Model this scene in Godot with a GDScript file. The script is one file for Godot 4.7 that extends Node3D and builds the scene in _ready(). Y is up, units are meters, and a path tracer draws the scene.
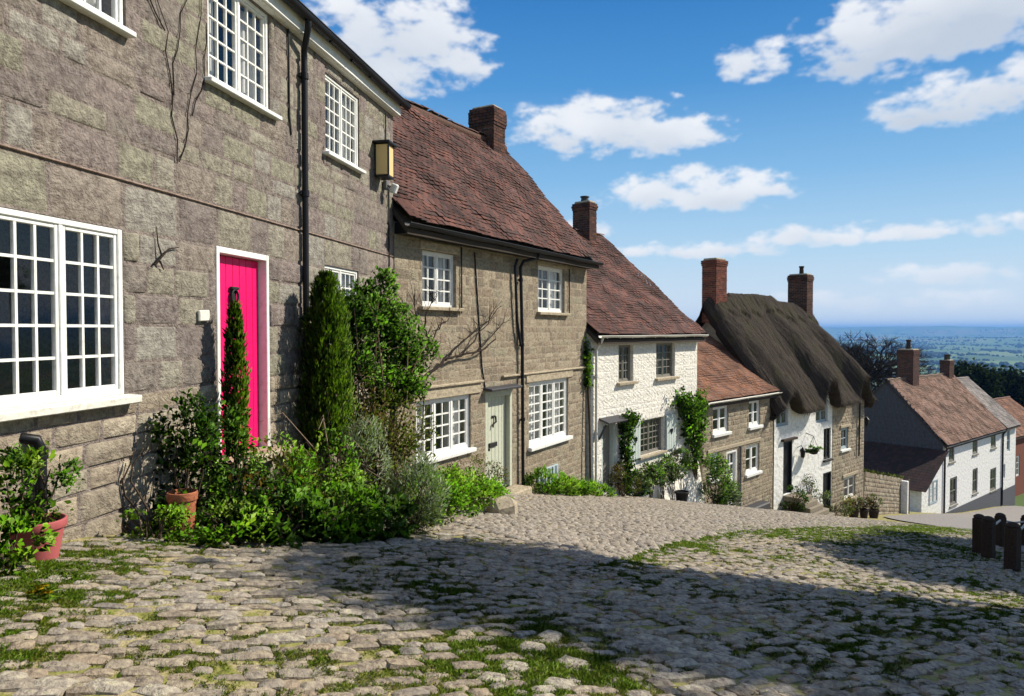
extends Node3D
# A steep cobbled lane of old cottages curving downhill towards a hazy vale.
# World: x right, y up, -z ahead of the camera. Heights in the builders are metres relative to eye level (EYE above y = 0).
const EYE := 1.5
var M := {}
var T := {}
var used := {}
var stone_meshes: Array = []
var pane_mesh: QuadMesh
var fbm := FastNoiseLite.new()
var patch := FastNoiseLite.new()
var cellv := FastNoiseLite.new()

func _ready() -> void:
	setup_camera_and_light()
	setup_noise()
	setup_materials()
	build_ground()
	print("ground ", Time.get_ticks_msec())
	build_street()
	print("street ", Time.get_ticks_msec())
	build_house_one()
	build_house_two()
	print("near houses ", Time.get_ticks_msec())
	build_house_three()
	build_house_four()
	build_house_five()
	build_house_six()
	build_far_buildings()
	print("houses ", Time.get_ticks_msec())
	build_fence()
	build_front_garden()
	build_cottage_plants()
	print("plants ", Time.get_ticks_msec())
	build_trees()
	build_vale()
	build_grass()
	print("done ", Time.get_ticks_msec())

# ------------------------------------------------------------------ camera, sky, sun, air
func setup_camera_and_light() -> void:
	var cam := Camera3D.new()
	cam.name = "camera"
	cam.position = Vector3(0, EYE, 0)
	cam.rotation_degrees = Vector3(-1.473, 0, 0)
	cam.fov = 52.866
	cam.near = 0.05
	cam.far = 60000.0
	add_child(cam)
	cam.current = true
	var env := Environment.new()
	env.background_mode = Environment.BG_SKY
	var sky := Sky.new()
	var pan := PanoramaSkyMaterial.new()
	pan.panorama = ImageTexture.create_from_image(make_sky())
	sky.sky_material = pan
	env.sky = sky
	env.tonemap_mode = Environment.TONE_MAPPER_LINEAR
	env.tonemap_exposure = 1.55
	env.sdfgi_enabled = true
	env.ssao_enabled = true
	env.ssil_enabled = true
	env.fog_enabled = true
	env.fog_density = 0.00013
	env.fog_light_color = Color(0.5, 0.74, 1.0)
	var we := WorldEnvironment.new()
	we.name = "world_environment"
	we.environment = env
	add_child(we)
	var sun := DirectionalLight3D.new()
	sun.name = "sun"
	sun.light_energy = 1.55
	sun.light_color = Color(1.0, 0.965, 0.9)
	sun.light_angular_distance = 0.5
	sun.shadow_enabled = true
	add_child(sun)
	sun.look_at_from_position(Vector3.ZERO, -sun_vector(), Vector3.UP)

func sun_vector() -> Vector3:
	var el := deg_to_rad(40.0)
	var az := deg_to_rad(15.0)
	return Vector3(cos(el) * cos(az), sin(el), -cos(el) * sin(az))

var clouds: Array = []
func make_sky() -> Image:
	# each cloud: azimuth, elevation, half width, half height (degrees), strength, thickness of its grey base
	clouds = [[-9.5, 21.5, 7.2, 4.6, 1.25, 0.35], [-4.0, 20.3, 2.0, 1.5, 1.0, 0.1], [-8.0, 19.2, 3.2, 1.6, 1.0, 0.2], [7.2, 15.6, 7.2, 2.6, 1.25, 0.2], [12.5, 14.9, 4.6, 1.8, 1.1, 0.2],
		[14.8, 10.6, 7.4, 2.0, 1.15, 0.2], [19.5, 10.5, 3.0, 0.9, 0.9, 0.0], [10.4, 17.3, 2.0, 0.9, 0.95, 0.0], [19.0, 19.6, 2.6, 1.6, 1.05, 0.1], [27.5, 20.0, 5.4, 3.6, 1.3, 0.5], [33.5, 20.5, 6.5, 3.8, 1.35, 0.9],
		[32.6, 15.2, 5.4, 2.0, 1.2, 0.5], [37.5, 15.6, 4.0, 2.4, 1.2, 0.6], [25.2, 6.9, 7.0, 1.0, 0.95, 0.0], [34.8, 6.9, 2.2, 1.0, 0.9, 0.1], [14.5, 6.2, 6.5, 0.8, 0.65, 0.0], [32.1, 3.8, 5.0, 0.9, 0.75, 0.0], [27.0, 2.0, 9.0, 0.8, 0.55, 0.0], [2.0, 8.0, 6.0, 0.9, 0.7, 0.0]]
	var rng := RandomNumberGenerator.new()
	rng.seed = 71
	for i in 130:  # unseen clouds outside the view, added in such number to brighten the shade
		var az := rng.randf_range(44.0, 318.0)
		if az > 180.0:
			az -= 360.0
		var el := pow(rng.randf(), 1.4) * 62.0 + 4.0
		var s := rng.randf_range(0.5, 1.4) * (0.45 + el / 30.0)
		clouds.append([az, el, 6.5 * s / maxf(0.4, cos(deg_to_rad(el))), 2.2 * s, rng.randf_range(0.9, 1.25), 0.3])
	var coarse := Image.create(512, 256, false, Image.FORMAT_RGBF)
	fill_sky(coarse, 512, 0, 512, 0, 132, 0, 0)
	coarse.fill_rect(Rect2i(0, 132, 512, 124), Color(0.12, 0.13, 0.1))
	coarse.resize(4096, 2048, Image.INTERPOLATE_CUBIC)
	# the panorama's column 0 looks along -z: the part ahead of the camera lies at both ends and is filled at full detail
	var half := int(46.0 / 360.0 * 4096.0)
	var y0 := int(60.0 / 180.0 * 2048.0)
	var y1 := 1030
	for x0 in [0, 4096 - half]:
		var fine := Image.create(half, y1 - y0, false, Image.FORMAT_RGBF)
		fill_sky(fine, 4096, x0, x0 + half, y0, y1, x0, y0)
		coarse.blit_rect(fine, Rect2i(0, 0, half, y1 - y0), Vector2i(x0, y0))
	return coarse

func air(el: float) -> Color:
	var e := [-2.0, 0.0, 2.5, 6.0, 12.0, 19.0, 27.0, 45.0, 90.0]
	var c := [Color(0.52, 0.56, 0.59), Color(0.52, 0.56, 0.59), Color(0.44, 0.52, 0.585), Color(0.315, 0.455, 0.575), Color(0.155, 0.325, 0.525), Color(0.054, 0.2, 0.435), Color(0.019, 0.122, 0.34), Color(0.024, 0.125, 0.35), Color(0.026, 0.12, 0.33)]
	for i in 8:
		if el <= e[i + 1]:
			var t: float = clampf((el - e[i]) / (e[i + 1] - e[i]), 0, 1)
			return c[i].lerp(c[i + 1], t)
	return c[8]

func fill_sky(im: Image, width: int, x0: int, x1: int, y0: int, y1: int, ox: int, oy: int) -> void:
	var n := FastNoiseLite.new()
	n.seed = 9
	n.noise_type = FastNoiseLite.TYPE_SIMPLEX_SMOOTH
	n.fractal_type = FastNoiseLite.FRACTAL_FBM
	n.fractal_octaves = 6
	n.fractal_gain = 0.6
	n.frequency = 15.0
	var n2 := FastNoiseLite.new()
	n2.seed = 22
	n2.fractal_octaves = 3
	n2.frequency = 5.0
	var px := 360.0 / width
	var here: Array = []
	var mid := (x0 + x1) * 0.5 * px
	for c in clouds:
		if absf(fposmod(c[0] - mid + 180.0, 360.0) - 180.0) < c[2] * 1.3 + (x1 - x0) * 0.5 * px:
			here.append(c)
	for y in range(y0, y1):
		var el := 90.0 - (y + 0.5) * px
		var row: Array = []
		for c in here:
			if absf(el - c[1]) < c[3] * 1.35:
				row.append(c)
		var base := air(el)
		var ce := cos(deg_to_rad(el))
		var se := sin(deg_to_rad(el))
		for x in range(x0, x1):
			var az := fposmod((x + 0.5) * px + 180.0, 360.0) - 180.0
			var b := -1.0
			var under := 0.0
			var total := 0.0001
			for c in row:
				var da: float = absf(az - c[0])
				if da > 180.0:
					da = 360.0 - da
				da /= c[2]
				if da > 1.3:
					continue
				var de: float = (el - c[1]) / c[3]
				if de < 0.0:
					de *= 1.45
				var f: float = (1.0 - da * da - de * de) * c[4]
				b = maxf(b, f)
				var wt := pow(maxf(0.0, f + 0.8), 2.0)
				under += wt * clampf(0.5 - 0.65 * de, 0, 1) * (0.45 + c[5])
				total += wt
			if b < -0.75:
				im.set_pixel(x - ox, y - oy, base)
				continue
			under /= total
			var a := deg_to_rad(az)
			var dir := Vector3(sin(a) * ce, se * 2.1, -cos(a) * ce)
			var f1 := n.get_noise_3dv(dir)
			var dens := smoothstep(-0.08, 0.75, b * 0.66 + 0.1 + f1 * 1.2)
			dens *= clampf(0.35 + el / 9.0, 0.35, 1.0) * 0.96
			var shade := clampf(under + n2.get_noise_3dv(dir * 1.6) * 0.35 + (b - 0.4) * 0.1, 0, 1)
			var cc := Color(0.59, 0.605, 0.63).lerp(Color(0.27, 0.33, 0.415), shade * 0.72 * dens)
			im.set_pixel(x - ox, y - oy, base.lerp(cc, dens))

# ------------------------------------------------------------------ naming
func numbered(called: String) -> String:
	var k: int = used.get(called, 0)
	used[called] = k + 1
	return called if k == 0 else "%s_%03d" % [called, k]

func thing(called: String, label: String, category: String, at := Vector3.ZERO, turn := 0.0, group := "") -> Node3D:
	var o := Node3D.new()
	o.name = numbered(called)
	add_child(o)
	o.position = at
	o.rotation.y = turn
	tag(o, label, category, group)
	return o

func tag(o: Node, label: String, category: String, group := "") -> void:
	o.set_meta("label", label)
	o.set_meta("category", category)
	if group != "":
		o.set_meta("group", group)

func part(called: String, mesh: Mesh, m: Material, parent: Node) -> MeshInstance3D:
	var o := MeshInstance3D.new()
	o.name = called
	o.mesh = mesh
	o.material_override = m
	parent.add_child(o, true)
	return o

func structure(called: String, mesh: Mesh, m: Material) -> MeshInstance3D:
	var o := MeshInstance3D.new()
	o.name = numbered(called)
	o.mesh = mesh
	o.material_override = m
	add_child(o)
	o.set_meta("kind", "structure")
	return o

# ------------------------------------------------------------------ mesh collector
class MB:
	var v := PackedVector3Array()
	var n := PackedVector3Array()
	var c := PackedColorArray()
	var uv := PackedVector2Array()
	var ix := PackedInt32Array()
	var col := Color.WHITE:
		set(x): col = Color(x.r, x.g, x.b, 1.0)
	func tri(a: Vector3, b: Vector3, d: Vector3) -> void: # counter-clockwise seen from outside
		var nn := (b - a).cross(d - a).normalized()
		var k := v.size()
		v.push_back(a); v.push_back(b); v.push_back(d)
		for i in 3:
			n.push_back(nn); c.push_back(col); uv.push_back(Vector2.ZERO)
		ix.push_back(k); ix.push_back(k + 2); ix.push_back(k + 1)
	func quad(a: Vector3, b: Vector3, d: Vector3, e: Vector3) -> void:
		var nn := (d - a).cross(e - b).normalized()
		var k := v.size()
		v.push_back(a); v.push_back(b); v.push_back(d); v.push_back(e)
		for i in 4:
			n.push_back(nn); c.push_back(col); uv.push_back(Vector2.ZERO)
		ix.push_back(k); ix.push_back(k + 2); ix.push_back(k + 1)
		ix.push_back(k); ix.push_back(k + 3); ix.push_back(k + 2)
	func box(a: Vector3, b: Vector3) -> void:
		boxt(Transform3D(Basis(), (a + b) * 0.5), (b - a).abs())
	func boxt(t: Transform3D, s: Vector3, bev := 0.0) -> void:
		var h := s * 0.5
		if bev <= 0.0:
			var p: Array = []
			for i in 8:
				p.append(t * Vector3(h.x if i & 1 else -h.x, h.y if i & 2 else -h.y, h.z if i & 4 else -h.z))
			quad(p[4], p[5], p[7], p[6]); quad(p[1], p[0], p[2], p[3])
			quad(p[5], p[1], p[3], p[7]); quad(p[0], p[4], p[6], p[2])
			quad(p[6], p[7], p[3], p[2]); quad(p[0], p[1], p[5], p[4])
			return
		# chamfered box: each face inset, edges and corners bridged
		var f := func(x: float, y: float, z: float, ax: int) -> Vector3:
			var q := Vector3(x * h.x, y * h.y, z * h.z)
			for k in 3:
				if k != ax:
					q[k] -= signf(q[k]) * bev
			return t * q
		for ax in 3:
			var b1 := (ax + 1) % 3
			var b2 := (ax + 2) % 3
			for s1 in [-1.0, 1.0]:
				var cs: Array = []
				for q in [[-1, -1], [1, -1], [1, 1], [-1, 1]]:
					var d := Vector3.ZERO
					d[ax] = s1; d[b1] = q[0]; d[b2] = q[1]
					cs.append(f.call(d.x, d.y, d.z, ax))
				if s1 > 0: quad(cs[0], cs[1], cs[2], cs[3])
				else: quad(cs[3], cs[2], cs[1], cs[0])
		for ax in 3: # edges along ax between faces b1 and b2
			var b1 := (ax + 1) % 3
			var b2 := (ax + 2) % 3
			for q in [[1, 1], [-1, 1], [-1, -1], [1, -1]]:
				var d0 := Vector3.ZERO
				var d1 := Vector3.ZERO
				d0[ax] = -1; d1[ax] = 1
				for d in 1:
					d0[b1] = q[0]; d0[b2] = q[1]; d1[b1] = q[0]; d1[b2] = q[1]
				var a0: Vector3 = f.call(d0.x, d0.y, d0.z, b1)
				var a1: Vector3 = f.call(d1.x, d1.y, d1.z, b1)
				var e0: Vector3 = f.call(d0.x, d0.y, d0.z, b2)
				var e1: Vector3 = f.call(d1.x, d1.y, d1.z, b2)
				if _out(t, a0, e0, a1): quad(a0, e0, e1, a1)
				else: quad(a1, e1, e0, a0)
		for sx in [-1, 1]:
			for sy in [-1, 1]:
				for sz in [-1, 1]:
					var a0: Vector3 = f.call(sx, sy, sz, 0)
					var a1: Vector3 = f.call(sx, sy, sz, 1)
					var a2: Vector3 = f.call(sx, sy, sz, 2)
					if _out(t, a0, a1, a2): tri(a0, a1, a2)
					else: tri(a0, a2, a1)
	func _out(t: Transform3D, a: Vector3, b: Vector3, d: Vector3) -> bool:
		return (b - a).cross(d - a).dot((a + b + d) / 3.0 - t.origin) > 0.0
	func tube(p: Array, r: Array, sides := 6, cap := true) -> void:
		var rings: Array = []
		var up := Vector3(0.31, 0.87, 0.39)
		for i in p.size():
			var d: Vector3 = (p[mini(i + 1, p.size() - 1)] - p[maxi(i - 1, 0)]).normalized()
			var x := d.cross(up).normalized()
			if x.length() < 0.5: x = d.cross(Vector3.RIGHT).normalized()
			var y := x.cross(d).normalized()
			up = y
			var k := v.size()
			rings.append(k)
			for s in sides:
				var a := TAU * s / sides
				var nn := x * cos(a) + y * sin(a)
				v.push_back(p[i] + nn * r[i]); n.push_back(nn); c.push_back(col); uv.push_back(Vector2(float(s) / sides, i))
		for i in p.size() - 1:
			for s in sides:
				var a: int = rings[i] + s
				var b: int = rings[i] + (s + 1) % sides
				var e: int = rings[i + 1] + s
				var g: int = rings[i + 1] + (s + 1) % sides
				ix.append_array([a, b, g, a, g, e])
		if cap:
			for e in [0, p.size() - 1]:
				var k: int = rings[e]
				for s in range(1, sides - 1):
					ix.append_array([k, k + s, k + s + 1] if e == 0 else [k, k + s + 1, k + s])
	func lathe(at: Vector3, prof: Array, sides := 20) -> void: # prof: [radius, y] upwards on the outside
		var k0 := v.size()
		for i in prof.size():
			var p0: Vector2 = prof[maxi(i - 1, 0)]
			var p1: Vector2 = prof[mini(i + 1, prof.size() - 1)]
			var tn := (p1 - p0).normalized()
			for s in sides:
				var a := TAU * s / sides
				v.push_back(at + Vector3(cos(a) * prof[i].x, prof[i].y, sin(a) * prof[i].x))
				n.push_back(Vector3(cos(a) * tn.y, -tn.x, sin(a) * tn.y).normalized()); c.push_back(col); uv.push_back(Vector2.ZERO)
		for i in prof.size() - 1:
			for s in sides:
				var a := k0 + i * sides + s
				var b := k0 + i * sides + (s + 1) % sides
				ix.append_array([a, b, b + sides, a, b + sides, a + sides])
	func grid(nx: int, ny: int, pts: PackedVector3Array, cols := PackedColorArray(), uvs := PackedVector2Array()) -> void: # smooth sheet, (nx+1)*(ny+1) points
		var k := v.size()
		var nn := PackedVector3Array()
		nn.resize(pts.size())
		for j in ny:
			for i in nx:
				var a := j * (nx + 1) + i
				var f := (pts[a + 1] - pts[a]).cross(pts[a + nx + 1] - pts[a])
				for q in [a, a + 1, a + nx + 1, a + nx + 2]:
					nn[q] += f
				ix.append_array([k + a, k + a + nx + 2, k + a + 1, k + a, k + a + nx + 1, k + a + nx + 2])
		for i in nn.size():
			nn[i] = nn[i].normalized()
		v.append_array(pts); n.append_array(nn)
		if cols.size(): c.append_array(cols)
		else:
			for i in pts.size(): c.push_back(col)
		if uvs.size(): uv.append_array(uvs)
		else:
			for i in pts.size(): uv.push_back(Vector2.ZERO)
	func leaf(p: Vector3, along: Vector3, face: Vector3, l: float, w: float, fold := 0.25) -> void: # two halves folded along the midrib, pointed
		var s := along.cross(face).normalized() * w * 0.5
		var up := face.normalized() * w * fold
		var k := v.size()
		var tip := p + along * l - face.normalized() * l * 0.12
		var mid := p + along * l * 0.45
		var q := [p, mid + s + up, tip, mid - s + up]
		var fn := face.normalized()
		for i in 4:
			v.push_back(q[i]); n.push_back(fn); c.push_back(col); uv.push_back(Vector2.ZERO)
		var sn := s.normalized() * 0.4
		n[k + 1] = (fn - sn).normalized(); n[k + 3] = (fn + sn).normalized()
		ix.append_array([k, k + 1, k + 2, k, k + 2, k + 3])
	func mesh() -> ArrayMesh:
		var a: Array = []
		a.resize(Mesh.ARRAY_MAX)
		a[Mesh.ARRAY_VERTEX] = v; a[Mesh.ARRAY_NORMAL] = n; a[Mesh.ARRAY_COLOR] = c; a[Mesh.ARRAY_TEX_UV] = uv; a[Mesh.ARRAY_INDEX] = ix
		var m := ArrayMesh.new()
		m.add_surface_from_arrays(Mesh.PRIMITIVE_TRIANGLES, a)
		return m

class Many: # copies of one mesh, joined in a MultiMesh
	var buf := PackedFloat32Array()
	var count := 0
	func put(t: Transform3D, c: Color) -> void:
		var b := t.basis
		buf.append_array([b.x.x, b.y.x, b.z.x, t.origin.x, b.x.y, b.y.y, b.z.y, t.origin.y, b.x.z, b.y.z, b.z.z, t.origin.z, c.r, c.g, c.b, 1.0])
		count += 1

func many(called: String, set_: Many, mesh: Mesh, m: Material, parent: Node) -> MultiMeshInstance3D:
	if set_.count == 0:
		return null
	var mm := MultiMesh.new()
	mm.transform_format = MultiMesh.TRANSFORM_3D
	mm.use_colors = true
	mm.mesh = mesh
	mm.instance_count = set_.count
	mm.buffer = set_.buf
	var o := MultiMeshInstance3D.new()
	o.name = called
	o.multimesh = mm
	o.material_override = m
	parent.add_child(o, true)
	o.set_meta("kind", "stuff")
	return o

# ------------------------------------------------------------------ noise, textures, materials
func setup_noise() -> void:
	fbm.seed = 3
	fbm.fractal_octaves = 4
	fbm.frequency = 1.0
	patch.seed = 14
	patch.fractal_octaves = 2
	patch.frequency = 1.0
	cellv.seed = 5
	cellv.noise_type = FastNoiseLite.TYPE_CELLULAR
	cellv.cellular_return_type = FastNoiseLite.RETURN_CELL_VALUE
	cellv.fractal_type = FastNoiseLite.FRACTAL_NONE
	cellv.frequency = 1.0

func noise_tex(seed_: int, freq: float, octaves: int, stops: Array, size := 512, kind := FastNoiseLite.TYPE_SIMPLEX_SMOOTH, gain := 0.55, sx := 0.0) -> NoiseTexture2D:
	var n := FastNoiseLite.new()
	n.seed = seed_
	n.noise_type = kind
	n.frequency = freq
	n.fractal_octaves = octaves
	n.fractal_gain = gain
	if kind == FastNoiseLite.TYPE_CELLULAR:
		n.cellular_return_type = FastNoiseLite.RETURN_DISTANCE
	var t := NoiseTexture2D.new()
	t.width = size
	t.height = size
	t.seamless = true
	t.seamless_blend_skirt = 0.2
	t.normalize = true
	t.noise = n
	if stops.size():
		var g := Gradient.new()
		var off := PackedFloat32Array()
		var cs := PackedColorArray()
		for s in stops:
			off.push_back(s[0])
			cs.push_back(s[1])
		g.offsets = off
		g.colors = cs
		t.color_ramp = g
	return t

func streak_tex(seed_: int, lo: Color, hi: Color, w := 512, h := 512, fx := 60.0, fy := 3.0) -> ImageTexture:
	# fibres that run along v
	var n := FastNoiseLite.new()
	n.seed = seed_
	n.fractal_octaves = 4
	n.frequency = 1.0
	var im := Image.create(w, h, false, Image.FORMAT_RGB8)
	for y in h:
		for x in w:
			var a := TAU * x / w
			var b := TAU * y / h
			var f := n.get_noise_3d(cos(a) * fx * 0.16, sin(a) * fx * 0.16, sin(b) * fy * 0.16 + cos(b) * 0.0 + y * 0.0005)
			im.set_pixel(x, y, lo.lerp(hi, clampf(0.5 + f * 0.9, 0, 1)))
	return ImageTexture.create_from_image(im)

func lin(r: float, g: float, b: float) -> Color:
	return Color(r, g, b).linear_to_srgb()

func mat(color: Color, rough := 0.9, tex: Texture2D = null, scale := 1.0, bump: Texture2D = null, depth := 0.0, vcol := false) -> StandardMaterial3D:
	var m := StandardMaterial3D.new()
	m.albedo_color = color
	m.roughness = rough
	m.metallic_specular = 0.3
	if tex:
		m.albedo_texture = tex
	if tex or bump:
		m.uv1_triplanar = true
		m.uv1_world_triplanar = true
		m.uv1_scale = Vector3.ONE * scale
	if bump:
		m.heightmap_enabled = true
		m.heightmap_texture = bump
		m.heightmap_scale = depth
	m.vertex_color_use_as_albedo = vcol
	m.cull_mode = BaseMaterial3D.CULL_DISABLED
	return m

func setup_materials() -> void:
	var W := Color.WHITE
	T.stone = noise_tex(11, 0.008, 7, [[0.0, Color(0.5, 0.47, 0.46)], [0.33, Color(0.78, 0.75, 0.72)], [0.6, Color(0.92, 0.9, 0.86)], [0.8, Color(1, 0.98, 0.93)], [1.0, Color(0.84, 0.87, 0.72)]], 1024, FastNoiseLite.TYPE_SIMPLEX_SMOOTH, 0.68)
	T.pit = noise_tex(17, 0.02, 6, [], 1024, FastNoiseLite.TYPE_SIMPLEX_SMOOTH, 0.7)
	T.plain = noise_tex(23, 0.012, 6, [[0.0, Color(0.68, 0.67, 0.66)], [0.5, Color(0.9, 0.9, 0.9)], [1.0, W]], 512)
	T.earth = noise_tex(31, 0.012, 6, [[0.0, Color(0.4, 0.44, 0.17)], [0.36, Color(0.53, 0.55, 0.28)], [0.5, Color(0.6, 0.59, 0.4)], [0.64, Color(0.72, 0.67, 0.55)], [1.0, Color(0.66, 0.63, 0.55)]], 1024, FastNoiseLite.TYPE_SIMPLEX_SMOOTH, 0.65)
	T.sett = noise_tex(37, 0.014, 6, [[0.0, Color(0.4, 0.38, 0.36)], [0.3, Color(0.66, 0.63, 0.6)], [0.62, Color(0.88, 0.85, 0.8)], [0.76, Color(0.96, 0.94, 0.86)], [0.86, Color(0.74, 0.78, 0.5)], [1.0, Color(0.62, 0.68, 0.36)]], 1024, FastNoiseLite.TYPE_SIMPLEX_SMOOTH, 0.68)
	T.limewash = noise_tex(41, 0.02, 5, [[0.0, Color(0.74, 0.73, 0.7)], [0.4, Color(0.92, 0.915, 0.9)], [1.0, W]], 512)
	T.lump = noise_tex(43, 0.016, 4, [], 512)
	T.paint = noise_tex(47, 0.02, 5, [[0.0, Color(0.8, 0.8, 0.79)], [0.3, Color(0.93, 0.93, 0.92)], [1.0, W]], 512)
	T.slate = noise_tex(53, 0.02, 5, [[0.0, Color(0.6, 0.6, 0.62)], [0.5, Color(0.86, 0.86, 0.88)], [1.0, W]], 512)
	T.brick = noise_tex(59, 0.03, 5, [[0.0, Color(0.5, 0.46, 0.44)], [0.4, Color(0.84, 0.8, 0.78)], [1.0, W]], 512)
	# house one: grey-brown weathered greensand
	M.mortar1 = mat(lin(0.27, 0.24, 0.235), 0.95, T.stone, 1.05, T.pit, 2.2)
	M.stone1 = []
	for c in [lin(0.31, 0.3, 0.26), lin(0.255, 0.235, 0.225), lin(0.335, 0.325, 0.29), lin(0.235, 0.21, 0.21), lin(0.3, 0.298, 0.25), lin(0.275, 0.24, 0.24), lin(0.33, 0.325, 0.31), lin(0.3, 0.27, 0.25)]:
		M.stone1.append(mat(c, 0.95, T.stone, 1.05, T.pit, 1.7))
	M.stone1b = []
	for c in [lin(0.41, 0.365, 0.3), lin(0.35, 0.31, 0.26), lin(0.46, 0.42, 0.355), lin(0.33, 0.3, 0.255), lin(0.39, 0.37, 0.31)]:
		M.stone1b.append(mat(c, 0.95, T.stone, 1.1, T.pit, 1.7))
	M.mortar2 = mat(lin(0.42, 0.375, 0.305), 0.95, T.stone, 0.9, T.pit, 2.4)
	M.stone2 = []
	for c in [lin(0.4, 0.35, 0.275), lin(0.345, 0.3, 0.24), lin(0.46, 0.415, 0.335), lin(0.3, 0.265, 0.215), lin(0.39, 0.365, 0.29), lin(0.37, 0.31, 0.25)]:
		M.stone2.append(mat(c, 0.95, T.stone, 1.6, T.pit, 2.2))
	M.stone_many = mat(Color.WHITE, 0.95, T.stone, 1.5, T.pit, 2.0, true)
	M.brick_many = mat(Color.WHITE, 0.93, T.brick, 1.6, T.pit, 0.8, true)
	M.tile_many = mat(Color.WHITE, 0.9, T.brick, 1.9, T.pit, 0.6, true)
	M.sett_many = mat(Color.WHITE, 0.82, T.sett, 1.3, T.pit, 0.9, true)
	M.setts = []
	for c in [lin(0.4, 0.355, 0.295), lin(0.35, 0.31, 0.265), lin(0.45, 0.405, 0.34), lin(0.37, 0.34, 0.3), lin(0.42, 0.36, 0.29), lin(0.5, 0.475, 0.42)]:
		M.setts.append(mat(c, 0.82, T.sett, 1.3, T.pit, 0.9))
	M.earth = mat(lin(0.7, 0.66, 0.58), 1.0, T.earth, 0.45, T.pit, 2.0)
	M.asphalt = mat(lin(0.3, 0.275, 0.24), 0.9, T.slate, 0.8, T.pit, 0.6)
	M.ground = mat(Color.WHITE, 1.0, null, 1.0, null, 0.0, true)
	M.white = mat(lin(0.78, 0.78, 0.76), 0.45, T.paint, 1.2, T.pit, 0.08)
	M.white_old = mat(lin(0.74, 0.72, 0.66), 0.6, T.limewash, 1.5, T.pit, 0.25)
	M.sill_stone = mat(lin(0.48, 0.43, 0.34), 0.9, T.stone, 1.2, T.pit, 0.8)
	M.pink = mat(lin(0.78, 0.008, 0.135), 0.38, T.paint, 1.2, T.pit, 0.05)
	M.sage = mat(lin(0.5, 0.52, 0.42), 0.5, T.paint, 1.2, T.pit, 0.05)
	M.black = mat(lin(0.012, 0.012, 0.014), 0.42)
	M.iron = mat(lin(0.02, 0.02, 0.02), 0.6)
	M.lead = mat(lin(0.05, 0.05, 0.055), 0.6)
	M.taupe = mat(lin(0.2, 0.19, 0.165), 0.6, T.paint, 1.2)
	M.shutter = mat(lin(0.5, 0.56, 0.53), 0.6, T.paint, 1.2)
	M.bluegrey = mat(lin(0.34, 0.41, 0.45), 0.6, T.paint, 1.2)
	M.limewash = mat(lin(0.8, 0.78, 0.72), 0.9, T.limewash, 0.9, T.lump, 3.0)
	M.white_wall = mat(lin(0.8, 0.8, 0.79), 0.85, T.limewash, 0.5, T.lump, 2.0)
	M.render = mat(lin(0.62, 0.57, 0.47), 0.9, T.limewash, 0.7, T.lump, 5.0)
	M.slate_hung = mat(lin(0.085, 0.09, 0.105), 0.75, T.slate, 0.6)
	M.dark_wood = mat(lin(0.055, 0.04, 0.03), 0.8, T.brick, 2.0, T.pit, 1.0)
	M.under = mat(lin(0.05, 0.04, 0.032), 0.95)
	M.interior = mat(lin(0.09, 0.08, 0.07), 0.95)
	M.net = mat(lin(0.62, 0.62, 0.6), 0.95)
	M.net.backlight_enabled = true
	M.net.backlight = lin(0.2, 0.2, 0.2)
	M.terracotta = mat(lin(0.45, 0.17, 0.09), 0.85, T.brick, 2.0, T.pit, 0.4)
	M.pinkpot = mat(lin(0.4, 0.1, 0.105), 0.6, T.paint, 2.0)
	M.soil = mat(lin(0.05, 0.035, 0.022), 1.0, T.pit, 3.0, T.pit, 3.0)
	M.cream = mat(lin(0.62, 0.45, 0.2), 0.4)
	M.grey_plastic = mat(lin(0.12, 0.12, 0.13), 0.5)
	M.pale_plastic = mat(lin(0.6, 0.6, 0.58), 0.5)
	M.bark = mat(lin(0.11, 0.085, 0.06), 0.95, T.brick, 2.0, T.pit, 1.5)
	M.bark_dark = mat(lin(0.045, 0.035, 0.028), 0.95, T.brick, 2.0, T.pit, 1.5)
	M.leaf = mat(Color.WHITE, 0.68, null, 1.0, null, 0.0, true)
	M.leaf.backlight_enabled = true
	M.leaf.backlight = lin(0.78, 1.0, 0.3)
	M.grass = mat(Color.WHITE, 0.7, null, 1.0, null, 0.0, true)
	M.grass.backlight_enabled = true
	M.grass.backlight = lin(0.7, 0.86, 0.2)
	M.twig = mat(Color.WHITE, 0.95, null, 1.0, null, 0.0, true)
	M.thatch = mat(Color.WHITE, 0.95, T.brick, 1.2, T.pit, 3.0, true)
	var g := StandardMaterial3D.new()
	g.albedo_color = Color(0.1, 0.12, 0.13, 0.06)
	g.roughness = 0.03
	g.metallic_specular = 0.6
	g.transparency = BaseMaterial3D.TRANSPARENCY_ALPHA
	g.cull_mode = BaseMaterial3D.CULL_DISABLED
	M.glass = g
	pane_mesh = QuadMesh.new()
	pane_mesh.size = Vector2.ONE
	var rng := RandomNumberGenerator.new()
	rng.seed = 5
	for k in 12:
		stone_meshes.append(make_stone(rng))

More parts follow.
